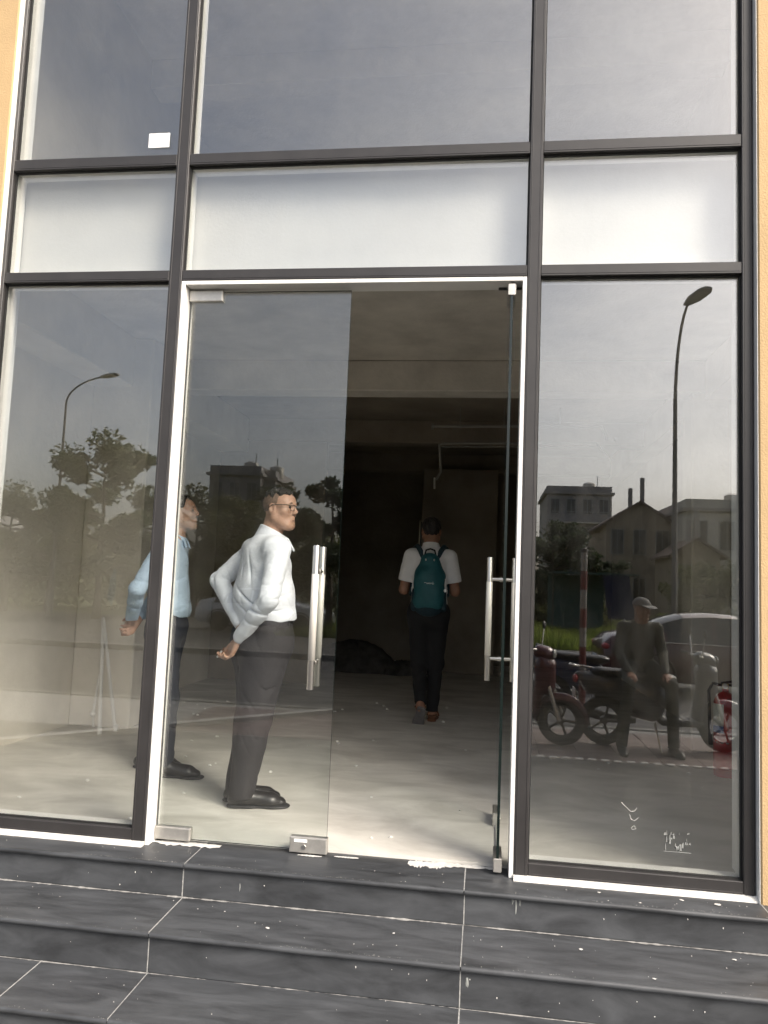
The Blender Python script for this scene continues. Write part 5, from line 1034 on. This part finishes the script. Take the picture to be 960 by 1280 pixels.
# ------------------------------------------------------------------ buildings
M['b_grey'] = mat('grey_render', (0.30, 0.29, 0.29), 0.9, var=0.15, scale=0.8, bump=0.2); M['b_pale'] = mat('pale_render', (0.52, 0.50, 0.46), 0.9, var=0.12, scale=0.7, bump=0.2); M['b_brown'] = mat('brown_render', (0.33, 0.27, 0.20), 0.9, var=0.2, scale=0.9, bump=0.2)
M['b_roof'] = mat('roof_sheet', (0.13, 0.09, 0.075), 0.8, var=0.2, scale=2); M['b_glass'] = mat('dark_window', (0.02, 0.025, 0.03), 0.1, spec=0.8); M['b_rail'] = mat('railing', (0.28, 0.30, 0.30), 0.6); M['green_net'] = mat('green_netting', (0.05, 0.16, 0.12), 0.8, var=0.2, scale=3)
def house(name, u0, u1, vtop, y, depth, storeys, label, wall, cols, roof='flat', vridge=None, balcony=False, cat='house'):
    a, b = mir_y(u0, vtop, y), mir_y(u1, vtop, y); w = b[0]-a[0]; h = (a[2]+b[2])/2-GG; cx = (a[0]+b[0])/2
    Hn = empty(name, (cx, y, GG), 0, label, cat)
    wl = MB().box(-w/2, w/2, -depth, 0, -0.3, h).build('wall', M[wall], Hn)
    sh = h/storeys
    for s in range(storeys):
        for c in range(cols):
            x = -w/2+w*(c+0.5)/cols; ww = min(w/cols*0.52, 1.3); z = s*sh+sh*0.32; wh = sh*0.5
            f = MB(); f.box(x-ww/2-0.06, x-ww/2, 0.0, 0.07, z-0.06, z+wh+0.06); f.box(x+ww/2, x+ww/2+0.06, 0.0, 0.07, z-0.06, z+wh+0.06); f.box(x-ww/2, x+ww/2, 0.0, 0.07, z+wh, z+wh+0.06); f.box(x-ww/2, x+ww/2, 0.0, 0.10, z-0.06, z); f.box(x-0.025, x+0.025, 0.0, 0.06, z, z+wh)
            fo = f.build('window', M['b_rail'], Hn); MB().box(x-ww/2, x+ww/2, 0.004, 0.03, z, z+wh).build('pane', M['b_glass'], fo)
        if balcony and s > 0:
            bo = MB().box(-w/2+0.2, w/2-0.2, 0.0, 1.0, s*sh-0.12, s*sh).build('balcony', M['b_pale'], Hn); r_ = MB()
            for x in np.linspace(-w/2+0.25, w/2-0.25, 22): r_.box(x-0.02, x+0.02, 0.93, 0.97, s*sh, s*sh+0.95)
            r_.box(-w/2+0.2, w/2-0.2, 0.92, 0.98, s*sh+0.95, s*sh+1.0); r_.build('railing', M['b_rail'], bo)
    if roof == 'flat':
        r_ = MB().box(-w/2-0.25, w/2+0.25, -depth-0.25, 0.25, h, h+0.22).build('roof', M['b_grey'], Hn)
        p = MB(); p.box(-w/2, w/2, -0.15, 0.0, h+0.22, h+0.8); p.box(-w/2, w/2, -depth, -depth+0.15, h+0.22, h+0.8); p.box(-w/2, -w/2+0.15, -depth+0.15, -0.15, h+0.22, h+0.8); p.box(w/2-0.15, w/2, -depth+0.15, -0.15, h+0.22, h+0.8); p.build('parapet', M[wall], r_)
        MB().lathe([(0, 0), (0.55, 0), (0.6, 0.15), (0.6, 1.0), (0.3, 1.15), (0, 1.15)], (w*0.18, -1.6, h+0.25), 16).build('water_tank', M['steel_dull'], r_, auto=True)
        MB().tube([(w*0.3, -1.2, h+0.2), (w*0.3, -1.2, h+2.0)], 0.04, 6).build('antenna', M['b_rail'], r_)
    else:
        hr_ = mir_y((u0+u1)/2, vridge, y)[2]-GG; r_ = MB(); r_.add([(-w/2-0.4, 0.4, h-0.25), (0, 0.4, hr_), (w/2+0.4, 0.4, h-0.25), (-w/2-0.4, -depth, h-0.25), (0, -depth, hr_), (w/2+0.4, -depth, h-0.25), (-w/2-0.4, 0.4, h-0.4), (0, 0.4, hr_-0.16), (w/2+0.4, 0.4, h-0.4), (-w/2-0.4, -depth, h-0.4), (0, -depth, hr_-0.16), (w/2+0.4, -depth, h-0.4)], [(0, 1, 4, 3), (1, 2, 5, 4), (6, 9, 10, 7), (7, 10, 11, 8), (0, 6, 7, 1), (1, 7, 8, 2), (3, 4, 10, 9), (4, 5, 11, 10), (0, 3, 9, 6), (2, 8, 11, 5)])
        ro = r_.build('roof', M['b_roof'], Hn); MB().add([(-w/2, 0.0, h-0.01), (w/2, 0.0, h-0.01), (0, 0.0, hr_-0.15), (-w/2, -0.2, h-0.01), (w/2, -0.2, h-0.01), (0, -0.2, hr_-0.15)], [(0, 1, 2), (5, 4, 3), (0, 3, 4, 1), (1, 4, 5, 2), (2, 5, 3, 0)]).build('gable', M[wall], Hn)
        for x, hh_ in ((-0.12*w, 1.3), (0.06*w, 1.9)):
            z0 = hr_-abs(x)/(w/2)*(hr_-h)-0.3; MB().box(x-0.13, x+0.13, -0.8, -0.5, z0, z0+hh_+0.3).build('chimney', M['b_grey'], ro); 
    return Hn
house('apartment_block', 262, 326, 594, -56, 9, 3, 'flat roofed dark grey block with a rooftop tank behind the trees', 'b_grey', 3, cat='building')
house('stair_tower', 326.5, 344, 600, -57, 6, 3, 'narrow grey annex adjoining the flat roofed grey block', 'b_grey', 1, cat='building')
house('apartment_tower', 684, 765, 618, -72, 10, 4, 'balconied grey apartment tower behind the dark trees', 'b_grey', 4, balcony=True, cat='building')
house('gabled_house', 758, 842, 652, -52, 9, 2, 'brown gabled house with two chimneys beside the apartment tower', 'b_brown', 3, roof='gable', vridge=626)
house('pale_house', 858, 960, 640, -48, 9, 2, 'pale flat roofed house beyond the street lamp', 'b_pale', 3)
house('low_shed', 842, 900, 690, -44, 5, 1, 'low brown shed between gabled house and pale house', 'b_brown', 2, roof='gable', vridge=672)
house('row_house', 470, 560, 640, -60, 9, 2, 'plain brown house beyond the vacant lot trees', 'b_brown', 3, roof='gable', vridge=615)
house('row_house', 1000, 1130, 625, -50, 9, 3, 'tall pale house further along the lot', 'b_pale', 3)
house('row_house', -140, -40, 625, -58, 9, 2, 'grey house behind the broad dark tree', 'b_grey', 3)
# tarpaulin stall at the edge of the lot
a, b = mir_y(690, 718, -27), mir_y(800, 718, -27)
STL = empty('market_stall', ((a[0]+b[0])/2, -27, GG), 0, 'tarpaulin covered stall with navy sheet hung on its side', 'stall'); w = (b[0]-a[0])/2; zt = (a[2]+b[2])/2-GG
M['tarp'] = mat('teal_tarpaulin', (0.03, 0.085, 0.085), 0.6, var=0.2, scale=2); M['navy'] = mat('navy_sheet', (0.012, 0.016, 0.055), 0.7, var=0.2, scale=2)
MB().box(-w, w, -2.0, 0.1, zt, zt+0.06).build('canopy', M['tarp'], STL)
for x in (-w+0.05, w-0.05):
    for y in (0, -1.9): MB().tube([(x, y, 0), (x, y, zt)], 0.03, 6).build('post', M['bark'], STL)
MB().box(-w, w*0.35, -1.9, -1.86, 0.1, zt-0.02).build('back_sheet', M['tarp'], STL); MB().add([(0.15*w, 0.03, zt), (0.75*w, 0.03, zt), (0.9*w, 0.03, 0.75), (0.3*w, 0.03, 0.75), (0.15*w, 0.05, zt), (0.75*w, 0.05, zt), (0.9*w, 0.05, 0.75), (0.3*w, 0.05, 0.75)], [(0, 1, 2, 3), (7, 6, 5, 4), (0, 4, 5, 1), (2, 6, 7, 3), (1, 5, 6, 2), (3, 7, 4, 0)]).build('hung_sheet', M['navy'], STL)

# ------------------------------------------------------------------ street lamps
M['lamp_pole'] = mat('galvanised_pole', (0.16, 0.16, 0.155), 0.5, metal=0.2, var=0.1); M['lamp_lens'] = mat('lamp_lens', (0.35, 0.36, 0.34), 0.2)
def lamp(base, h, arm, label, rise=1.1):
    L = empty('street_lamp', base, 0, label, 'street lamp', 'street lamps across the road'); arm = np.array(arm, float); ln = np.linalg.norm(arm); d = arm/ln
    MB().lathe([(0, -0.1), (0.20, -0.1), (0.20, 0.03), (0.12, 0.05), (0.11, 0.9), (0.10, 0.95), (0.0, 0.95)], n=14).build('base_sleeve', M['lamp_pole'], L, auto=True)
    zs = np.linspace(0.5, h-rise, 6); pts = [(0, 0, z) for z in zs]; rd = [0.070-0.03*i/6 for i in range(6)]
    for t in np.linspace(0.12, 1, 9):
        a = t*R(78); pts.append((d[0]*ln*(1-math.cos(a))/(1-math.cos(R(78))), d[1]*ln*(1-math.cos(a))/(1-math.cos(R(78))), h-rise+(rise-0.1)*math.sin(a)/math.sin(R(78)))); rd.append(0.040-0.012*t)
    MB().tube(pts, rd, 10).build('pole', M['lamp_pole'], L, smooth=True)
    e = np.array(pts[-1]); sd_ = np.array([-d[1], d[0]]); vs = []
    prof = ((-0.12, 0.06, 0.04), (0.0, 0.10, 0.06), (0.2, 0.16, 0.07), (0.55, 0.16, 0.06), (0.68, 0.10, 0.035))
    for t, ww, hh_ in prof:
        for sx, sz in ((-1, -0.5), (1, -0.5), (1, 0.35), (0.6, 1), (-0.6, 1), (-1, 0.35)): vs.append((e[0]+d[0]*t+sd_[0]*ww*sx, e[1]+d[1]*t+sd_[1]*ww*sx, e[2]+0.12*t+hh_*sz))
    hm = MB().add(vs, [(i*6+k, i*6+(k+1) % 6, (i+1)*6+(k+1) % 6, (i+1)*6+k) for i in range(4) for k in range(6)]+[tuple(range(6))[::-1], tuple(range(24, 30))]).build('lamp_head', M['lamp_pole'], L, auto=True)
    vs = [(e[0]+d[0]*t+sd_[0]*0.12*s, e[1]+d[1]*t+sd_[1]*0.12*s, e[2]+0.12*t+z) for t in (0.15, 0.56) for s in (-1, 1) for z in (-0.05, -0.036)]
    MB().add(vs, [(0, 1, 3, 2), (4, 6, 7, 5), (0, 4, 5, 1), (2, 3, 7, 6), (0, 2, 6, 4), (1, 5, 7, 3)]).build('lens', M['lamp_lens'], hm)
p = mir_y(843, 742, -14.3); hd = mir_y(862, 374, -13.8); lamp((p[0], -14.3, GZ), hd[2]-GZ+0.05, (hd[0]-p[0], 0.45), 'street lamp with curved arm standing behind the dark red car', 2.3)
p = mir_y(66, 712, -24.4); hd = mir_y(120, 470, -24.4); lamp((p[0], -24.4, GG), hd[2]-GG, (1.6, 0.25), 'street lamp with curved arm rising among the trees')

# ------------------------------------------------------------------ cars
def car(base, rz, paint, label, group=None):
    C_ = empty('car', base, rz, label, 'car'); hw = 0.87
    # y, z bottom, z belt, half width, z roof, half roof width
    st = [(-2.24, .46, .70, .62, .74, .56), (-2.20, .34, .78, .74, .86, .66), (-2.05, .26, .86, .82, 1.00, .70), (-1.80, .24, .90, .86, 1.05, .70), (-1.55, .24, .91, .87, 1.09, .68), (-1.15, .23, .92, .87, 1.30, .60), (-0.80, .22, .92, .87, 1.41, .58), (-0.35, .21, .92, .87, 1.45, .58), (0.10, .21, .91, .87, 1.44, .58), (0.42, .21, .90, .87, 1.37, .60), (0.80, .21, .90, .87, 1.18, .64), (1.12, .22, .89, .87, 1.00, .70), (1.45, .23, .86, .86, .93, .72), (1.85, .24, .78, .83, .84, .70), (2.10, .26, .68, .76, .74, .62), (2.24, .34, .58, .64, .62, .54)]
    N = 9; vs = []
    for y, zb, zl, w, zr, wr_ in st:
        half = [(0.02, zb), (w*.86, zb), (w*.98, zb+.12), (w, (zb+zl)/2), (w*.985, zl-.05), (w*.955, zl), (wr_+(w*.955-wr_)*.12, zr-.06*(zr-zl)-.02), (wr_*.86, zr-.004), (0.0, zr+.015)]
        vs += [(x, y, z) for x, z in half]+[(-x, y, z) for x, z in half[::-1][1:]]
    n = 2*N-1; F_ = {'body': [], 'glass': []}
    for i in range(len(st)-1):
        for k in range(n-1):
            f = (i*n+k, (i+1)*n+k, (i+1)*n+k+1, i*n+k+1)
            side = k in (5, n-2-5); top = k in (6, 7, n-2-6, n-2-7); gl = (side and 4 <= i <= 10) or (top and k in (7, n-2-7) and (i in (4, 5) or i in (9, 10))) or (top and (i in (4, 5) or i in (9, 10)))
            F_['glass' if gl else 'body'].append(f)
    F_['body'] += [tuple(range(n)), tuple(range((len(st)-1)*n, len(st)*n))[::-1]]
    F_['body'] += [(i*n, i*n+n-1, (i+1)*n+n-1, (i+1)*n) for i in range(len(st)-1)]
    bd = MB().add(vs, F_['body']).build('body', paint, C_, auto=True); MB().add(vs, F_['glass']).build('windows', M['b_glass'], C_, auto=True)
    for s in (-1, 1):
        pl = MB()
        for y0, y1, z0, z1, x0, x1 in ((-0.33, -0.27, .91, 1.42, .845, .60), (0.60, 0.64, .90, 1.26, .845, .625), (-1.18, -1.12, .92, 1.29, .845, .60)): pl.add([(s*(x0+.008), y0, z0), (s*(x0+.008), y1, z0), (s*(x1+.02), y1, z1-.04), (s*(x1+.02), y0, z1-.04), (s*(x0-.02), y0, z0), (s*(x0-.02), y1, z0), (s*(x1-.01), y1, z1-.04), (s*(x1-.01), y0, z1-.04)], [(0, 1, 2, 3), (7, 6, 5, 4), (0, 4, 5, 1), (1, 5, 6, 2), (2, 6, 7, 3), (3, 7, 4, 0)])
        pl.build('pillar_trim', paint, C_)
        for y in (-1.36, 1.36):
            wh = MB().lathe([(0.20, -.10), (0.30, -.10), (0.325, -.08), (0.33, 0), (0.325, .08), (0.30, .10), (0.20, .10)], (s*0.79, y, 0.33), 24, 'x').build('wheel', M['black'], C_, auto=True)
            MB().lathe([(0, -.07), (0.20, -.085), (0.21, -.095), (0.21, .095), (0.20, .085), (0, .07)], (s*0.79, y, 0.33), 20, 'x').build('rim', M['steel_dull'], wh, auto=True)
            MB().tube([(s*0.872, y+0.375*math.cos(a), 0.34+0.375*math.sin(a)) for a in np.linspace(R(-10), R(190), 14)], 0.022, 6).build('wheel_arch', M['black'], C_, smooth=True)
        MB().ellip((s*0.96, 0.72, 0.97), (0.10, 0.06, 0.07)).build('mirror', paint, C_, smooth=True)
        for y in (-0.62, 0.28): MB().bbox(s*0.868-0.018, s*0.868+0.018, y-0.09, y+0.09, .79, .815, .006).build('door_handle', M['steel_dull'], C_)
        MB().ellip((s*0.62, -2.13, 0.80), (0.16, 0.10, 0.075)).build('tail_light', M['red'], C_, smooth=True); MB().ellip((s*0.60, 2.08, 0.66), (0.16, 0.12, 0.065)).build('headlight', M['lamp_lens'], C_, smooth=True)
        MB().tube([(s*0.80, -2.0, .93), (s*0.852, -1.2, .925), (s*0.852, 0.6, .908), (s*0.845, 1.1, .895)], 0.010, 6).build('window_trim', M['steel'], C_, smooth=True)
    MB().bbox(-0.26, 0.26, -2.262, -2.245, .50, .62, .004).build('number_plate', M['paper'], C_); MB().bbox(-0.66, 0.66, -2.28, -2.17, .36, .46, .03).build('bumper', paint, C_)
    return C_
M['car_red'] = mat('dark_red_paint', (0.075, 0.018, 0.02), 0.3, var=0.05, coat=0.8); M['car_white'] = mat('white_car_paint', (0.62, 0.63, 0.64), 0.3, var=0.03, coat=0.8)
p = mir_y(744, 800, -11.6); car((p[0]+2.25, -11.6, GZ-0.12), R(-90), M['car_red'], 'dark red saloon car parked across the road by the grass')
p = mir_y(236, 760, -21.6); q = mir_y(432, 760, -21.6); car(((p[0]+q[0])/2, -21.6, GG+0.006), R(-90), M['car_white'], 'white saloon car parked under the trees')

# ------------------------------------------------------------------ striped post
M['post_red'] = mat('post_red', (0.15, 0.030, 0.027), 0.5, var=0.25, scale=8); M['post_white'] = mat('post_white', (0.30, 0.29, 0.27), 0.5, var=0.2, scale=8)
p = mir_ground(727, 905, GZ); SP = empty('striped_post', (p[0], p[1], GZ), 0, 'red and white banded post on a black base plate', 'post'); SP['label'] = 'red and white banded post standing on the tiled pavement'
for i in range(9): MB().lathe([(0, i*0.24), (0.042, i*0.24), (0.042, i*0.24+0.2395), (0, i*0.24+0.2395)], n=16).build('band', M['post_white' if i % 2 == 0 else 'post_red'], SP, auto=True)
MB().lathe([(0, -0.002), (0.15, -0.002), (0.15, 0.014), (0.07, 0.02), (0.055, 0.06), (0.0, 0.06)], n=18).build('base_plate', M['black'], SP, auto=True); MB().lathe([(0.043, 2.155), (0.05, 2.16), (0.045, 2.2), (0.02, 2.22), (0, 2.22)], n=16).build('cap', M['black'], SP, auto=True)

# ------------------------------------------------------------------ scooters
M['sc_rim'] = mat('dull_alloy', (0.16, 0.155, 0.15), 0.5, metal=0.5, var=0.1)
def scooter(base, rz, paint, label):
    S_ = empty('scooter', base, rz, label, 'scooter', 'scooters parked before the shop'); X1 = (1, 0, 0)
    for y in (-0.62, 0.64):
        w = MB().tube([(0, y+0.215*math.cos(a), 0.265+0.215*math.sin(a)) for a in np.linspace(0, 2*math.pi, 28, endpoint=False)], 0.05, 10, close=True).build('wheel', M['black'], S_, smooth=True)
        r_ = MB().tube([(0, y+0.165*math.cos(a), 0.265+0.165*math.sin(a)) for a in np.linspace(0, 2*math.pi, 28, endpoint=False)], 0.016, 8, close=True)
        for k in range(5): a = k*2*math.pi/5; r_.tube([(0, y, 0.265), (0, y+0.16*math.cos(a), 0.265+0.16*math.sin(a))], 0.014, 6)
        r_.lathe([(0, -.05), (0.04, -.05), (0.04, .05), (0, .05)], (0, y, 0.265), 12, 'x'); r_.build('rim', M['sc_rim'], w, auto=True)
    F = Field((-0.3, -0.95, 0.25), (0.3, 0.1, 0.95), 0.012); F.cone((0, -0.05, 0.55), (0, -0.75, 0.66), 0.15, 0.12, 0.05, flat=(X1, 1.0)); F.cone((0, -0.12, 0.42), (0, -0.5, 0.5), 0.14, 0.14, 0.05); F.cone((0, -0.7, 0.68), (0, -0.9, 0.74), 0.10, 0.04, 0.05); F.ell((0, -0.62, 0.26), (0.3, 0.29, 0.29), 0.02, 'sub'); put('rear_fairing', F.mesh('rear_fairing', 1), paint, S_)
    F = Field((-0.3, -0.95, 0.6), (0.3, 0.15, 0.95), 0.012); F.cone((0, 0.02, 0.75), (0, -0.66, 0.79), 0.13, 0.115, 0.03, flat=((0, 0, 1), 0.45)); put('seat', F.mesh('seat', 1), M['leather'], S_)
    F = Field((-0.35, 0.1, 0.3), (0.35, 0.75, 1.05), 0.012); F.cone((0, 0.36, 0.36), (0, 0.44, 0.86), 0.15, 0.13, 0.03, flat=((0, 1, 0), 0.35)); F.cone((0, 0.47, 0.62), (0, 0.45, 0.84), 0.10, 0.12, 0.04, flat=(X1, 1.3)); put('leg_shield', F.mesh('leg_shield', 1), paint, S_)
    F = Field((-0.2, 0.3, 0.2), (0.2, 1.0, 0.7), 0.012); F.ell((0, 0.64, 0.30), (0.085, 0.29, 0.26), 0.0); F.ell((0, 0.64, 0.255), (0.2, 0.262, 0.235), 0.0, 'sub'); F.cut((0, 0, 0.33), (0, -0.35, -1)); put('front_fender', F.mesh('front_fender', 1), paint, S_)
    F = Field((-0.3, 0.2, 0.85), (0.3, 0.7, 1.2), 0.012); F.cone((0, 0.40, 0.98), (0, 0.47, 0.96), 0.08, 0.085, 0.03, flat=(X1, 1.5)); put('headlight_cowl', F.mesh('headlight_cowl', 1), paint, S_); MB().ellip((0, 0.555, 0.965), (0.075, 0.02, 0.055)).build('headlight', M['lamp_lens'], S_, smooth=True)
    hb = MB().tube([(-0.33, 0.28, 1.03), (-0.18, 0.36, 1.01), (0, 0.40, 1.0), (0.18, 0.36, 1.01), (0.33, 0.28, 1.03)], 0.016, 8).build('handlebar', M['steel_dull'], S_, smooth=True)
    for s in (-1, 1):
        MB().tube([(s*0.34, 0.275, 1.03), (s*0.23, 0.335, 1.017)], 0.021, 8).build('grip', M['black'], hb); MB().tube([(s*0.22, 0.36, 1.03), (s*0.27, 0.36, 1.16), (s*0.30, 0.36, 1.22)], 0.007, 6).build('mirror_stem', M['steel'], hb); MB().ellip((s*0.31, 0.36, 1.26), (0.06, 0.018, 0.045)).build('mirror', M['black'], hb, smooth=True)
        MB().tube([(s*0.10, 0.64, 0.265), (s*0.09, 0.52, 0.62)], 0.022, 8).build('fork', M['steel_dull'], S_)
    fb = MB().bbox(-0.19, 0.19, -0.06, 0.40, 0.27, 0.33, 0.02).build('footboard', M['black'], S_)
    for i in range(5): MB().bbox(-0.17, 0.17, 0.0+i*0.07, 0.035+i*0.07, 0.3301, 0.338, 0.003).build('tread_strip', M['post_white'], fb)
    ex = MB().tube([(0.17, -0.25, 0.26), (0.19, -0.55, 0.27), (0.19, -0.92, 0.36)], [0.04, 0.06, 0.055], 12).build('exhaust', M['black'], S_, smooth=True); MB().ellip((0, -0.93, 0.70), (0.09, 0.03, 0.05)).build('tail_light', M['red'], S_, smooth=True)
    MB().tube([(0, -0.2, 0.75), (0.02, -0.9, 0.84), (0.10, -0.98, 0.85), (0, -1.0, 0.85), (-0.10, -0.98, 0.85), (-0.02, -0.9, 0.84)], 0.012, 8).build('grab_rail', M['steel'], S_, smooth=True)
    MB().bbox(-0.1, 0.1, -0.95, -0.935, 0.46, 0.60, 0.004).build('number_plate', M['paper'], S_)
    MB().tube([(-0.10, -0.1, 0.28), (-0.26, -0.06, 0.0)], 0.012, 8).build('side_stand', M['steel_dull'], S_)
    return S_
M['sc_grey'] = mat('grey_scooter_paint', (0.06, 0.06, 0.062), 0.3, var=0.1, coat=0.6); M['sc_wine'] = mat('wine_scooter_paint', (0.09, 0.022, 0.025), 0.3, var=0.1, coat=0.6); M['sc_blue'] = mat('blue_scooter_paint', (0.02, 0.03, 0.07), 0.3, var=0.1, coat=0.6)
p = mir_ground(828, 936, GZ); s2 = (p[0], p[1], GZ); scooter(s2, R(-90), M['sc_grey'], 'grey scooter carrying the seated person in a cap')
p = mir_ground(700, 932, GZ); scooter((p[0]-0.60, p[1]-0.20, GZ), R(-72), M['sc_wine'], 'wine red scooter with its front wheel on the tiled pavement')
p = mir_ground(757, 896, GZ); scooter((p[0]-0.1, p[1]+0.0, GZ), R(-86), M['sc_blue'], 'dark blue scooter parked behind the banded post')

# ---------------------------------------------------------------- person sitting on the grey scooter
M['olive'] = mat('olive_cloth', (0.050, 0.052, 0.042), 0.8, var=0.15, scale=10, bump=0.15, bscale=70); M['cap'] = mat('grey_cap', (0.16, 0.16, 0.16), 0.8, var=0.1)
def rider():
    P = empty('person', (s2[0]-0.26, s2[1]+0.02, GZ), R(-6), 'person in dark olive clothes and grey cap sitting sideways on a scooter', 'person')
    hipc = V3(0, -0.02, 0.90); chest = hipc+V3(0, 0.06, 0.26); neck = chest+V3(0, 0.03, 0.20); sr, sl_ = chest+V3(0.18, 0, 0.13), chest+V3(-0.18, 0, 0.13); H = Head(neck+V3(0, 0.035, 0.13), R(34), R(-6), 0.97)
    kr, kl = V3(0.22, 0.40, 0.72), V3(-0.22, 0.40, 0.72); ar, al = V3(0.27, 0.34, 0.075), V3(-0.27, 0.34, 0.075); er, el = sr+V3(0.06, 0.02, -0.26), sl_+V3(-0.06, 0.02, -0.26); wr_, wl = kr+V3(-0.03, -0.08, 0.10), kl+V3(0.03, -0.08, 0.10)
    F = Field((-0.42, -0.3, -0.01), (0.42, 0.6, 1.62), 0.008); H.skin(F); F.cone(H.p(0, -0.03, -0.06), neck, 0.05, 0.06, 0.03); F.cone(neck, hipc, 0.07, 0.09, 0.03)
    for s, e, w, h_, k_, a_ in ((sr, er, wr_, hipc+V3(0.09, 0, 0), kr, ar), (sl_, el, wl, hipc-V3(0.09, 0, 0), kl, al)): F.cone(s, e, 0.04, 0.035, 0.02); F.cone(e, w, 0.033, 0.026, 0.02); hand(F, w, V3(0, 1, -0.3), V3(0, -0.3, -1), V3(-np.sign(w[0]), 0.1, 0), 0.175, (0.3, 0.4, 0.3)); F.cone(h_, k_, 0.06, 0.045, 0.02); F.cone(k_, a_, 0.042, 0.035, 0.02)
    put('body', F.mesh('body'), M['skin_dark'], P); H.extras(P, None, M['hair'])
    F = Field((-0.42, -0.3, 0.7), (0.42, 0.6, 1.5), 0.008); F.cone(chest+V3(0, 0, 0.06), hipc+V3(0, 0, 0.03), 0.115, 0.125, 0.05, flat=((1, 0, 0), 1.32)); F.cone(sr, sl_, 0.068, 0.068, 0.05); F.cone(chest, neck, 0.09, 0.065, 0.05)
    for s, e, w in ((sr, er, wr_), (sl_, el, wl)): F.cone(s, e, 0.064, 0.054, 0.02, fold=sleeve_fold(0.005, 4, 1)); F.cone(e, w, 0.054, 0.04, 0.02, fold=sleeve_fold(0.005, 4, 2))
    F.cut(hipc+V3(0, 0, -0.06), (0, 0, -1)); put('jacket', F.mesh('jacket'), M['olive'], P)
    F = Field((-0.42, -0.3, 0.02), (0.42, 0.6, 1.02), 0.008); F.cone(hipc+V3(0, 0, 0.06), hipc, 0.11, 0.115, 0.04, flat=((1, 0, 0), 1.25))
    for h_, k_, a_ in ((hipc+V3(0.09, 0, 0), kr, ar), (hipc-V3(0.09, 0, 0), kl, al)): F.cone(h_, k_, 0.088, 0.068, 0.04); F.cone(k_, a_+V3(0, 0, 0.02), 0.066, 0.058, 0.02, fold=sleeve_fold(0.005, 4, 1))
    F.cut(hipc+V3(0, 0, -0.10), (0, -1, -1)) if False else None; put('trousers', F.mesh('trousers'), M['olive'], P)
    for a_ in (ar, al): F = Field(a_-V3(0.3, 0.3, 0.09), a_+V3(0.3, 0.3, 0.10), 0.007); shoe(F, a_-V3(0, 0, 0.073), V3(0.1*np.sign(a_[0]), 1, 0), 0.29); F.cut((0, 0, 0.002), (0, 0, -1)); put('shoe', F.mesh('shoe'), M['leather'], P)
    F = Field(H.c-0.2, H.c+0.24, 0.006); F.ell(H.p(0, -0.012, 0.050), V3(0.087, 0.104, 0.085), 0, rot=H.M); F.cut(H.p(0, 0, 0.040), H.M@V3(0, 0, -1)); F.cone(H.p(-0.04, 0.10, 0.045), H.p(0.04, 0.10, 0.045), 0.06, 0.06, 0.01, flat=(H.M@V3(0, 0.25, 1), 0.14)); put('cap', F.mesh('cap'), M['cap'], P)
rider()
bpy.context.view_layer.update()
